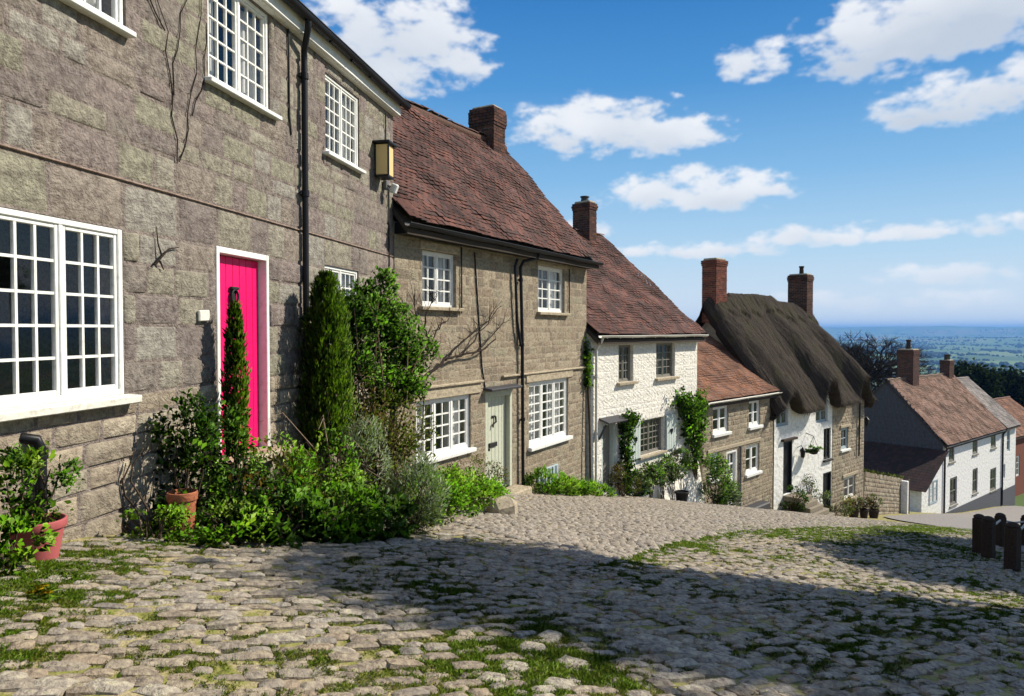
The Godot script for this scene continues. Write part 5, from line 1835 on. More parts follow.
func leaves(b: MB, at: Vector3, rad: Vector3, n: int, ll: float, lw: float, pal: Array, rng: RandomNumberGenerator, upward := 0.4, clump := 0.3, fill := 0.6) -> void:
	var K := maxi(5, n / 45)
	for k in K:
		var dir := Vector3(rng.randfn(), rng.randfn(), rng.randfn()).normalized()
		var c := dir * pow(rng.randf_range(fill, 1.0), 0.7)
		var tone := rng.randf_range(0.7, 1.2)
		var col: Color = pal[rng.randi() % pal.size()]
		for q in n / K:
			var o := c + Vector3(rng.randfn(), rng.randfn(), rng.randfn()) * clump * 0.55
			if o.length() > 1.12:
				o = o.normalized() * rng.randf_range(0.9, 1.12)
			var p := at + o * rad
			var outw := (o + Vector3(0, 0.25, 0)).normalized()
			var along := (outw * 0.7 + Vector3(rng.randfn(), rng.randfn() + upward, rng.randfn()) * 0.6).normalized()
			var face := (outw + Vector3(rng.randfn(), rng.randfn() + 0.7, rng.randfn()) * 0.55).normalized()
			var f := tone * rng.randf_range(0.8, 1.2)
			var c2: Color = col if rng.randf() < 0.75 else pal[rng.randi() % pal.size()]
			b.col = c2 * f
			var s := rng.randf_range(0.65, 1.25)
			b.leaf(p, along, face, ll * s, lw * s)

func stems(b: MB, at: Vector3, rad: Vector3, n: int, r: float, rng: RandomNumberGenerator, sunk := 0.0) -> void:
	var foot := at - Vector3(0, rad.y - sunk, 0)
	for k in n:
		var a := rng.randf() * TAU
		var top := at + Vector3(cos(a) * rad.x * rng.randf_range(0.2, 0.8), rad.y * rng.randf_range(0.0, 0.8), sin(a) * rad.z * rng.randf_range(0.2, 0.8))
		var mid := foot.lerp(top, 0.5) + Vector3(rng.randfn() * 0.05, 0, rng.randfn() * 0.05)
		b.tube([foot + Vector3(rng.randfn() * 0.04, -0.04, rng.randfn() * 0.04), mid, top], [r, r * 0.75, r * 0.35], 5)

func shrub(called: String, label: String, cat: String, foot: Vector3, rad: Vector3, n: int, ll: float, lw: float, pal: Array, rng: RandomNumberGenerator, upward := 0.4, bark: Material = null, group := "", sunk := 0.0) -> Node3D:
	var t := thing(called, label, cat, foot, 0.0, group)
	var b := MB.new()
	var c := Vector3(0, rad.y - sunk, 0)
	leaves(b, c, rad, n, ll, lw, pal, rng, upward)
	part("foliage", b.mesh(), M.leaf, t)
	var s := MB.new()
	stems(s, c, rad, 9, 0.009, rng, sunk)
	part("stem", s.mesh(), bark if bark else M.bark, t)
	return t

func conifer(label: String, foot: Vector3, r: float, hgt: float, n: int, rng: RandomNumberGenerator, from := 0.12) -> void:
	var t := thing("columnar_conifer", label, "conifer", foot)
	var b := MB.new()
	for k in n:
		var f := rng.randf()
		var y := lerpf(from * hgt, hgt, f)
		var prof := minf(1.0, pow(1.0 - f, 0.38) * 1.2) * (0.75 + 0.25 * smoothstep(0.0, 0.2, f))
		var a := rng.randf() * TAU
		var wob := 1.0 + 0.55 * fbm.get_noise_2d(a * 1.6, y * 3.0 + foot.x)
		var q := r * prof * wob * pow(rng.randf_range(0.3, 1.0), 0.45)
		var out := Vector3(cos(a), 0, sin(a))
		var along := (out * rng.randf_range(0.15, 0.6) + Vector3(rng.randfn() * 0.25, 1.0, rng.randfn() * 0.25)).normalized()
		var face := (out + Vector3(rng.randfn() * 0.5, 0.35, rng.randfn() * 0.5)).normalized()
		var tone := rng.randf_range(0.7, 1.35)
		b.col = [Color(0.08, 0.15, 0.022), Color(0.11, 0.2, 0.03), Color(0.16, 0.27, 0.035), Color(0.22, 0.31, 0.045)][rng.randi() % 4] * tone
		b.leaf(Vector3(out.x * q, y, out.z * q), along, face, rng.randf_range(0.05, 0.11), rng.randf_range(0.012, 0.024))
	part("foliage", b.mesh(), M.leaf, t)
	var s := MB.new()
	s.tube([Vector3(0, -0.1, 0), Vector3(0, hgt * 0.5, 0), Vector3(0, hgt * 0.9, 0)], [0.03, 0.022, 0.006], 6)
	part("trunk", s.mesh(), M.bark, t)

func at_one(u: float, w: float, lift := 0.0) -> Vector3: # a spot in front of house one
	return on_ground(-2.7 + 0.1942 * u + 0.981 * w, 7.0 + 0.981 * u - 0.1942 * w, lift)

func at_front(x0: float, d0: float, deg: float, u: float, w: float, lift := 0.0) -> Vector3:
	var a := deg_to_rad(deg)
	return on_ground(x0 + sin(a) * u + cos(a) * w, d0 + cos(a) * u - sin(a) * w, lift)

func pot(called: String, label: String, at: Vector3, r: float, hgt: float, m: Material, soil := true) -> Node3D:
	var t := thing(called, label, "plant pot", at)
	var b := MB.new()
	b.lathe(Vector3.ZERO, [Vector2(0.01, 0), Vector2(r * 0.66, 0), Vector2(r * 0.7, 0.01), Vector2(r * 0.9, hgt * 0.78), Vector2(r * 0.9, hgt * 0.8), Vector2(r, hgt * 0.81), Vector2(r, hgt * 0.98), Vector2(r * 0.97, hgt), Vector2(r * 0.88, hgt), Vector2(r * 0.86, hgt * 0.85), Vector2(r * 0.8, hgt * 0.7)], 28)
	part("pot_body", b.mesh(), m, t)
	if soil:
		var s := MB.new()
		s.lathe(Vector3.ZERO, [Vector2(r * 0.86, hgt * 0.86), Vector2(r * 0.5, hgt * 0.9), Vector2(0.005, hgt * 0.91)], 20)
		part("soil", s.mesh(), M.soil, t)
	return t

func build_front_garden() -> void:
	var rng := RandomNumberGenerator.new()
	rng.seed = 401
	var g := "plants in the bed before the stone house"
	# potted box bush under the near window
	var pp := on_ground(-2.86, 4.18, 0.0)
	pot("red_plant_pot", "dusty pink-red plant pot holding the small bush at the left edge", pp, 0.16, 0.25, M.pinkpot)
	shrub("potted_bush", "small leafy bush growing in the pink-red pot", "bush", pp + Vector3(-0.02, 0.24, 0), Vector3(0.25, 0.22, 0.22), 900, 0.045, 0.024, GREEN + BRIGHT, rng)
	shrub("weed_clump", "bright green weeds below the pink-red pot at the left edge", "weeds", on_ground(-2.83, 3.83), Vector3(0.22, 0.16, 0.2), 600, 0.05, 0.03, BRIGHT, rng)
	# terracotta pot half hidden in the bed
	pot("terracotta_pot", "terracotta pot half hidden among leaves at the wall foot", at_one(-1.42, 0.36, 0.02), 0.115, 0.34, M.terracotta)
	shrub("wall_shrub", "dark leafy shrub against the wall right of the near window", "shrub", at_one(-1.25, 0.28), Vector3(0.3, 0.55, 0.2), 1500, 0.06, 0.035, DEEP + GREEN, rng, 0.2)
	shrub("wall_shrub", "dark leafy shrub beside the pink door's hinge side", "shrub", at_one(-0.82, 0.35), Vector3(0.28, 0.52, 0.26), 1200, 0.055, 0.032, DEEP + GREEN, rng, 0.2)
	shrub("low_weeds", "low fresh green weeds left of the bed by the wall", "weeds", at_one(-1.78, 0.42), Vector3(0.26, 0.13, 0.24), 600, 0.04, 0.025, BRIGHT, rng)
	# the bed: each plant of its own kind, size and green
	var cov := [[-1.5, 0.82, 0.3, 0.17, 0.045, 0.026, BRIGHT, 1100, "low small-leaved green plant at the near corner of the bed"], [-1.1, 1.08, 0.36, 0.22, 0.085, 0.05, GREEN, 1300, "broad-leaved green plant in the bed's front row, second from the window"],
		[-0.62, 1.32, 0.4, 0.25, 0.07, 0.036, [GREEN[1], BRIGHT[0], BRIGHT[2]], 1700, "fresh leafy plant in the bed's front row below the pink door"], [-0.12, 1.5, 0.34, 0.2, 0.08, 0.045, GREEN + [GREYGREEN[0]], 1100, "broad-leaved plant in the front row just before the lavender"], [-0.95, 0.62, 0.34, 0.34, 0.06, 0.03, DEEP + [GREEN[0], BROWN[0]], 1200, "dark reddish-tinged plant behind the front row near the terracotta pot"],
		[-0.5, 0.85, 0.3, 0.36, 0.09, 0.022, OLIVE + [BRIGHT[2]], 900, "loose olive plant with narrow leaves in the middle of the bed"], [0.1, 1.05, 0.34, 0.32, 0.05, 0.03, BRIGHT + [GREEN[1]], 1500, "bright small-leaved plant in the middle of the bed behind the lavender"]]
	for c in cov:
		shrub("leafy_plant", c[8], "plant", at_one(c[0], c[1]), Vector3(c[2], c[3], c[2]), c[7], c[4], c[5], c[6], rng, 0.3, null, g, 0.03)
	shrub("bright_shrub", "fresh bright green shrub just below the pink door", "shrub", at_one(-0.2, 0.5), Vector3(0.3, 0.42, 0.24), 1300, 0.055, 0.032, BRIGHT, rng)
	shrub("bright_shrub", "fresh bright green shrub right of the pink door frame", "shrub", at_one(0.48, 0.66), Vector3(0.32, 0.48, 0.28), 1300, 0.055, 0.03, BRIGHT + GREEN, rng)
	shrub("grey_lavender", "grey-green lavender bush bulging over the bed's front", "shrub", at_one(0.45, 1.66), Vector3(0.3, 0.38, 0.3), 2600, 0.08, 0.011, GREYGREEN, rng, 1.0)
	shrub("grey_lavender", "smaller grey-green bush above the lavender, nearer the wall", "shrub", at_one(0.85, 0.9), Vector3(0.28, 0.56, 0.24), 1900, 0.075, 0.011, GREYGREEN, rng, 1.0)
	shrub("twiggy_shrub", "olive brown twiggy shrub behind the lavender below the conifer", "shrub", at_one(1.35, 0.85), Vector3(0.4, 0.6, 0.3), 1500, 0.05, 0.016, OLIVE + [BROWN[1]], rng, 0.8)
	for c in [[1.35, 1.5, 0.42, 0.27, "bright green mound right of the lavender"], [2.1, 1.5, 0.5, 0.32, "bright green mound midway along the bed"], [3.1, 1.5, 0.5, 0.3, "bright green mound before the buff cottage's lower window"], [3.7, 1.55, 0.45, 0.22, "lowest bright green mound at the far end of the bed"]]:
		shrub("green_mound", c[4], "plant", at_one(c[0], c[1]), Vector3(c[2], c[3], c[2]), 1500, 0.055, 0.032, BRIGHT, rng, 0.4, null, g, 0.04)
	shrub("brown_shrub", "brownish twiggy shrub left of the sage door", "shrub", at_one(5.0, 1.15), Vector3(0.5, 0.36, 0.4), 1500, 0.05, 0.02, BROWN + OLIVE, rng, 0.6, M.bark_dark)
	conifer("slim dark conifer standing in front of the pink door's left edge", at_one(-0.46, 0.22), 0.1, 2.0, 2600, rng, 0.3)
	conifer("full columnar conifer against the drainpipe wall", at_one(1.12, 0.36), 0.29, 2.72, 8000, rng, 0.25)
	# tall loose shrub between the two houses
	var foot := at_one(1.85, 0.66)
	var t := thing("tall_shrub", "tall loose evergreen shrub between the conifer and the buff cottage", "shrub", foot)
	var b := MB.new()
	for q in [[-0.45, 2.35, 0.0, 0.42, 0.35, 700], [0.05, 2.5, 0.05, 0.4, 0.32, 600], [0.35, 2.15, -0.1, 0.45, 0.4, 800], [0.7, 1.85, -0.35, 0.4, 0.42, 700], [-0.2, 1.8, 0.1, 0.45, 0.35, 600], [0.4, 1.5, -0.1, 0.42, 0.35, 600], [-0.5, 1.9, 0.0, 0.3, 0.3, 350], [0.2, 2.75, -0.1, 0.2, 0.3, 250]]:
		leaves(b, Vector3(q[0] * 0.55 - 0.08, q[1], q[2] - q[0] * 0.45), Vector3(q[3], q[4], q[3] * 0.7), q[5] * 2, 0.075, 0.04, GREEN + [DEEP[2], BRIGHT[2]], rng, 0.3, 0.35, 0.1)
	for q in [[-0.2, 1.2, 0.2, 0.5, 0.5, 900], [0.35, 0.95, 0.1, 0.55, 0.5, 900], [-0.35, 0.7, 0.2, 0.45, 0.45, 600], [0.2, 0.5, 0.35, 0.5, 0.4, 700]]:
		leaves(b, Vector3(q[0] * 0.7, q[1], q[2]), Vector3(q[3] * 0.85, q[4], q[3] * 0.7), q[5] * 2, 0.055, 0.024, OLIVE, rng, 0.5, 0.35, 0.1)
	part("foliage", b.mesh(), M.leaf, t)
	var s := MB.new()
	for k in 26:
		var a := rng.randf() * TAU
		var top := Vector3(cos(a) * rng.randf_range(0.1, 0.75), rng.randf_range(1.3, 2.6), sin(a) * 0.35 - cos(a) * 0.35)
		var mid := top * Vector3(0.5, 0.55, 0.5) + Vector3(rng.randfn() * 0.1, 0, rng.randfn() * 0.08)
		s.tube([Vector3(rng.randfn() * 0.1, -0.05, rng.randfn() * 0.1), mid, top], [0.016, 0.011, 0.004], 5)
		for q in 4:
			var c := mid.lerp(top, rng.randf())
			s.tube([c, c + Vector3(rng.randfn() * 0.15, rng.randf_range(0.05, 0.3), rng.randfn() * 0.15)], [0.005, 0.002], 4, false)
	part("stem", s.mesh(), mat(lin(0.2, 0.14, 0.08), 0.95), t)
	# bare arching canes over the bed
	var cn := thing("bare_canes", "pale bare canes arching in front of the conifer and pink door", "plant", at_one(0.75, 0.6))
	var cb := MB.new()
	for k in 22:
		var a := rng.randf() * TAU
		var reach := rng.randf_range(0.15, 0.6)
		var hh := rng.randf_range(0.5, 1.25)
		var e := Vector3(cos(a) * reach, hh, sin(a) * reach * 0.7)
		cb.tube([Vector3(rng.randfn() * 0.1, -0.05, rng.randfn() * 0.1), Vector3(e.x * 0.35, hh * 0.65, e.z * 0.35), e, e + Vector3(e.x * 0.5, -0.1, e.z * 0.5)], [0.008, 0.006, 0.004, 0.002], 5)
	part("stem", cb.mesh(), mat(lin(0.3, 0.24, 0.16), 0.9), cn)
	# a low bare twining stem at the wall foot
	var vs := thing("bare_vine", "bare twining vine stem at the wall foot under the near window's corner", "vine", at_one(-1.62, 0.14))
	var vbm := MB.new()
	for q in 5:
		var p: Array = []
		var r: Array = []
		for k in 7:
			p.append(Vector3(-0.03 * k * q * 0.6 + 0.12 * sin(k * 1.1 + q) * 0.5, -0.05 + k * 0.12, -0.0 + 0.03 * cos(k * 1.4 + q)))
			r.append(0.012 - 0.0012 * k)
		vbm.tube(p, r, 5)
	part("stem", vbm.mesh(), M.bark, vs)
	# dandelions in the paving
	for q in [[-2.29, 3.38, "largest yellow dandelion among the setts at the left edge"], [-2.34, 3.46, "yellow dandelion close beside the largest one"], [-2.72, 3.72, "single yellow dandelion beneath the weeds at the left edge"], [-3.0, 6.1, "yellow dandelion near the bed's near corner"]]:
		var dn := thing("dandelion", q[2], "flower", on_ground(q[0], q[1]), rng.randf() * TAU, "dandelions in the paving")
		var fb := MB.new()
		for c in (3 if q[1] < 3.6 else 1):
			var o := Vector3(rng.randfn() * 0.03, 0.045, rng.randfn() * 0.03)
			for k in 26:
				var a := rng.randf() * TAU
				var d := Vector3(cos(a), rng.randf_range(0.1, 0.9), sin(a)).normalized()
				fb.col = Color(0.75, 0.52, 0.02)
				fb.leaf(o, d, Vector3(0, 1, 0), 0.026, 0.008)
		part("bloom", fb.mesh(), M.leaf, dn)
		var lb := MB.new()
		for k in 12:
			var a := rng.randf() * TAU
			lb.col = BRIGHT[rng.randi() % 4]
			lb.leaf(Vector3(0, 0.01, 0), Vector3(cos(a), 0.3, sin(a)).normalized(), Vector3(0, 1, 0), 0.09, 0.025)
		part("leaf_rosette", lb.mesh(), M.leaf, dn)

func wall_foliage(b: MB, x0: float, d0: float, deg: float, foot: Vector3, spans: Array, n: int, ll: float, lw: float, pal: Array, rng: RandomNumberGenerator) -> void:
	# leaves hung over a front; spans: [u, v, ru, rv, reach]
	var a := deg_to_rad(deg)
	for s in spans:
		var k := 0
		while k < n:
			var cu: float = s[0] + rng.randfn() * s[2] * 0.5
			var cv: float = s[1] + rng.randfn() * s[3] * 0.5
			var cw: float = rng.randf_range(0.05, s[4])
			var tone := rng.randf_range(0.65, 1.25)
			var col: Color = pal[rng.randi() % pal.size()]
			for q in 14:
				var u := cu + rng.randfn() * 0.07
				var w := maxf(0.03, cw + rng.randfn() * 0.06)
				var v := cv + rng.randfn() * 0.07
				var p := Vector3(x0 + sin(a) * u + cos(a) * w, v + EYE, -(d0 + cos(a) * u - sin(a) * w)) - foot
				var n0 := Vector3(cos(a), 0.4, sin(a))
				b.col = col * tone * rng.randf_range(0.8, 1.2)
				b.leaf(p, (Vector3(rng.randfn(), rng.randfn() - 0.4, rng.randfn())).normalized(), (n0 + Vector3(rng.randfn(), rng.randfn(), rng.randfn()) * 0.5).normalized(), ll * rng.randf_range(0.7, 1.3), lw * rng.randf_range(0.7, 1.3))
				k += 1

func climber(label: String, x0: float, d0: float, deg: float, u: float, spans: Array, n: int, ll: float, lw: float, pal: Array, rng: RandomNumberGenerator) -> void:
	var foot := at_front(x0, d0, deg, u, 0.2)
	var t := thing("climbing_plant", label, "climber", foot)
	var b := MB.new()
	wall_foliage(b, x0, d0, deg, foot, spans, n, ll, lw, pal, rng)
	part("foliage", b.mesh(), M.leaf, t)
	var a := deg_to_rad(deg)
	var s := MB.new()
	for q in spans:
		var top := Vector3(x0 + sin(a) * q[0] + cos(a) * 0.06, q[1] + EYE, -(d0 + cos(a) * q[0] - sin(a) * 0.06)) - foot
		s.tube([Vector3(0, -0.1, 0), Vector3(top.x * 0.3, top.y * 0.55, top.z * 0.3), top], [0.03, 0.022, 0.01], 6)
	part("stem", s.mesh(), M.bark, t)

func build_cottage_plants() -> void:
	var rng := RandomNumberGenerator.new()
	rng.seed = 402
	for k in 5:
		var u := 4.4 + k * 0.68
		var lab: String = ["green plant right of the sage door's drainpipe", "low green plant under the buff cottage's right window", "low green plant before the cellar grille", "green weeds near the buff cottage's far corner", "last green weeds at the buff cottage's far corner"][k]
		shrub("verge_plant", lab, "plant", at_front(-1.89, 11.1, 29.9, u, 0.45), Vector3(0.42, 0.3 - 0.035 * k, 0.36), 900, 0.09, 0.035, BRIGHT, rng, 0.9, null, "plants along the buff cottage", 0.05)
	climber("ivy tuft high on the corner between buff and white cottages", -1.89, 11.1, 29.9, 7.4, [[7.42, -0.55, 0.06, 0.35, 0.12], [7.42, -1.1, 0.06, 0.3, 0.12]], 220, 0.08, 0.06, BRIGHT, rng)
	climber("dark evergreen climber beside the white cottage's porch", 2.0, 17.6, 39.0, 1.5, [[1.45, -2.6, 0.3, 0.3, 0.3], [1.5, -3.2, 0.25, 0.5, 0.3], [1.45, -3.9, 0.25, 0.5, 0.3], [1.75, -2.45, 0.4, 0.15, 0.2]], 420, 0.09, 0.06, DEEP + [BRIGHT[0]], rng)
	climber("large leafy climber on the white cottage's far corner", 2.0, 17.6, 39.0, 5.9, [[4.9, -2.2, 0.5, 0.35, 0.4], [5.5, -2.3, 0.5, 0.4, 0.4], [6.0, -2.6, 0.4, 0.6, 0.4], [5.9, -3.3, 0.4, 0.5, 0.35], [5.3, -2.9, 0.4, 0.4, 0.35], [5.7, -4.0, 0.35, 0.4, 0.3]], 520, 0.1, 0.07, GREEN + [BRIGHT[0], DEEP[1]], rng)
	for k in 5:
		var lab: String = ["clipped hedge bush at the porch end below the shuttered window", "second hedge bush below the shuttered window", "middle hedge bush below the shuttered window", "fourth hedge bush below the shuttered window", "hedge bush nearest the white buttress"][k]
		shrub("hedge_bush", lab, "bush", at_front(2.0, 17.6, 39.0, 1.85 + k * 0.68, 0.34), Vector3(0.44, 0.36, 0.26), 1000, 0.07, 0.045, GREYGREEN + GREEN + [OLIVE[0]], rng, 0.3, null, "hedge under the shuttered window", -0.06 - 0.21 * k)
	shrub("rusty_shrub", "rusty red-brown shrub at the white cottage's downpipe", "shrub", at_front(2.0, 17.6, 39.0, 0.75, 0.5), Vector3(0.4, 0.42, 0.35), 900, 0.07, 0.03, BROWN + OLIVE, rng)
	var p := at_front(2.0, 17.6, 39.0, 3.1, 1.0)
	pot("dark_pot", "dark pot standing before the hedge on the cobbles", p, 0.2, 0.32, M.black)
	shrub("round_bush", "round green bush left of the small cottage's white door", "bush", at_front(6.2, 22.7, 44.0, -0.05, 0.7), Vector3(0.48, 0.58, 0.45), 1600, 0.08, 0.05, GREEN + GREYGREEN, rng)
	shrub("round_bush", "taller green bush where the white and small cottages meet", "bush", at_front(6.2, 22.7, 44.0, -0.55, 0.75), Vector3(0.5, 0.8, 0.45), 1500, 0.08, 0.05, GREEN + [BRIGHT[1]], rng)
	shrub("round_bush", "low grey-green bush just left of the small cottage's doorstep", "bush", at_front(6.2, 22.7, 44.0, 0.55, 0.75), Vector3(0.34, 0.4, 0.32), 1000, 0.07, 0.045, GREYGREEN + GREEN, rng)
	shrub("dark_bush", "small dark bush left of the thatched cottage's steps", "bush", at_front(10.0, 26.6, 47.0, 0.3, 0.6), Vector3(0.5, 0.48, 0.42), 900, 0.08, 0.05, DEEP + [BROWN[0]], rng)
	shrub("step_shrub", "grey-green shrub spilling over the thatched cottage's steps", "shrub", at_front(10.0, 26.6, 47.0, 3.3, 0.9), Vector3(0.8, 0.5, 0.5), 1200, 0.09, 0.04, GREYGREEN + OLIVE, rng)
	climber("thin dark wall shrub on the white front beside the low door", 10.0, 26.6, 47.0, 2.7, [[2.6, -6.2, 0.4, 0.35, 0.15], [3.2, -6.5, 0.4, 0.3, 0.15], [2.9, -6.9, 0.5, 0.2, 0.15]], 130, 0.08, 0.04, BROWN + DEEP, rng)
	var hb := thing("hanging_basket", "hanging basket of green leaves on the white front", "basket", Vector3(10.0 + 0.731 * 2.74 + 0.682 * 0.3, EYE - 5.05, -(26.6 + 0.682 * 2.74 - 0.731 * 0.3)))
	var bk := MB.new()
	bk.lathe(Vector3.ZERO, [Vector2(0.01, 0), Vector2(0.14, 0.04), Vector2(0.22, 0.18), Vector2(0.23, 0.2)], 14)
	for q in 3:
		bk.tube([Vector3(cos(q * 2.1) * 0.22, 0.2, sin(q * 2.1) * 0.22), Vector3(0, 0.75, 0)], [0.008, 0.008], 4)
	bk.tube([Vector3(0, 0.75, 0), Vector3(-0.22, 0.85, -0.21)], [0.015, 0.015], 5)
	part("basket", bk.mesh(), M.iron, hb)
	var bl := MB.new()
	leaves(bl, Vector3(0, 0.2, 0), Vector3(0.34, 0.16, 0.34), 350, 0.08, 0.05, GREEN + OLIVE, rng)
	part("foliage", bl.mesh(), M.leaf, hb)
	for q in [[5.9, 0.7, 0.24, "dark tub below the thatched cottage's stone end, leftmost"], [6.9, 0.75, 0.2, "dark tub in the middle below the stone end"], [8.2, 0.7, 0.24, "dark tub below the stone end, nearest the garden wall"]]:
		var at := at_front(10.0, 26.6, 47.0, q[0], q[1])
		pot("dark_tub", q[3], at, q[2], 0.4, M.dark_wood)
		shrub("tub_plant", "plant growing in the " + q[3], "plant", at + Vector3(0, 0.36, 0), Vector3(0.32, 0.34, 0.3), 500, 0.08, 0.04, GREYGREEN + OLIVE + BROWN, rng)
	var bo := MB.new()
	bo.boxt(Transform3D(Basis(Vector3(0.3, 1, 0.2).normalized(), 0.5), Vector3(0, 0.1, 0)), Vector3(0.42, 0.3, 0.3), 0.09)
	var bd := thing("boulder", "pale boulder among the green mounds of the bed", "boulder", at_one(3.1, 2.0))
	part("stone", bo.mesh(), M.sill_stone, bd)

# ------------------------------------------------------------------ trees
func cluster(rng: RandomNumberGenerator, n: int, ll: float, lw: float, r: float) -> ArrayMesh:
	var b := MB.new()
	for k in n:
		var o := Vector3(rng.randfn(), rng.randfn(), rng.randfn()) * r * 0.55
		b.col = Color.WHITE * rng.randf_range(0.75, 1.2)
		b.leaf(o, Vector3(rng.randfn(), rng.randfn() * 0.7, rng.randfn()).normalized(), Vector3(rng.randfn(), rng.randfn() + 0.6, rng.randfn()).normalized(), ll * rng.randf_range(0.7, 1.3), lw * rng.randf_range(0.7, 1.3))
	return b.mesh()

func leafy_tree(called: String, label: String, foot: Vector3, hgt: float, lobes: Array, clusters: int, csize: float, pal: Array, rng: RandomNumberGenerator, trunk_r := 0.2) -> void:
	# lobes: [x, y, z, radius] from the foot; clumps of leaves fill their volume, limbs run to each
	var t := thing(called, label, "tree", foot)
	var s := MB.new()
	var fork := Vector3(0, hgt * 0.35, 0)
	s.tube([Vector3(0, -0.4, 0), Vector3(0.05, hgt * 0.18, 0.03), fork, Vector3(0, hgt * 0.7, 0)], [trunk_r * 1.25, trunk_r, trunk_r * 0.8, trunk_r * 0.25], 9)
	for l in lobes:
		var e := Vector3(l[0], l[1], l[2])
		s.tube([fork * rng.randf_range(0.8, 1.3), (fork + e) * 0.5 + Vector3(rng.randfn() * 0.2, 0.1, rng.randfn() * 0.2), e], [trunk_r * 0.42, trunk_r * 0.28, trunk_r * 0.08], 6)
	part("trunk", s.mesh(), M.bark_dark, t)
	var m := cluster(rng, 16, csize * 0.55, csize * 0.3, csize)
	var set_ := Many.new()
	for k in clusters:
		var l: Array = lobes[rng.randi() % lobes.size()]
		var d := Vector3(rng.randfn(), rng.randfn(), rng.randfn()).normalized() * pow(rng.randf(), 0.42)
		d *= 1.0 + 0.3 * fbm.get_noise_3d(d.x * 2.0 + l[0], d.y * 2.0, d.z * 2.0 + l[2])
		var p: Vector3 = Vector3(l[0], l[1], l[2]) + d * l[3] * Vector3(1, 0.85, 1)
		var c: Color = pal[rng.randi() % pal.size()] * rng.randf_range(0.7, 1.25)
		set_.put(Transform3D(Basis(Vector3(rng.randfn(), rng.randfn(), rng.randfn()).normalized(), rng.randf() * TAU).scaled(Vector3.ONE * rng.randf_range(0.7, 1.3)), p), c)
	many("crown", set_, m, M.leaf, t)

func twigs(b: MB, p: Vector3, dir: Vector3, l: float, r: float, depth: int, rng: RandomNumberGenerator) -> void:
	var mid := p + dir * l * 0.5 + Vector3(rng.randfn(), rng.randfn(), rng.randfn()) * l * 0.06
	var e := p + dir * l + Vector3(rng.randfn(), rng.randfn(), rng.randfn()) * l * 0.08
	b.tube([p, mid, e], [r, r * 0.8, r * 0.6], 5 if depth > 2 else 3, false)
	if depth == 0:
		return
	var n := 3 if depth > 1 else 5
	for k in n:
		var nd := (dir + Vector3(rng.randfn(), rng.randfn() * 0.7 + 0.12, rng.randfn()) * 0.55).normalized()
		twigs(b, e if k < 2 else mid.lerp(e, rng.randf()), nd, l * rng.randf_range(0.6, 0.82), r * 0.6, depth - 1, rng)

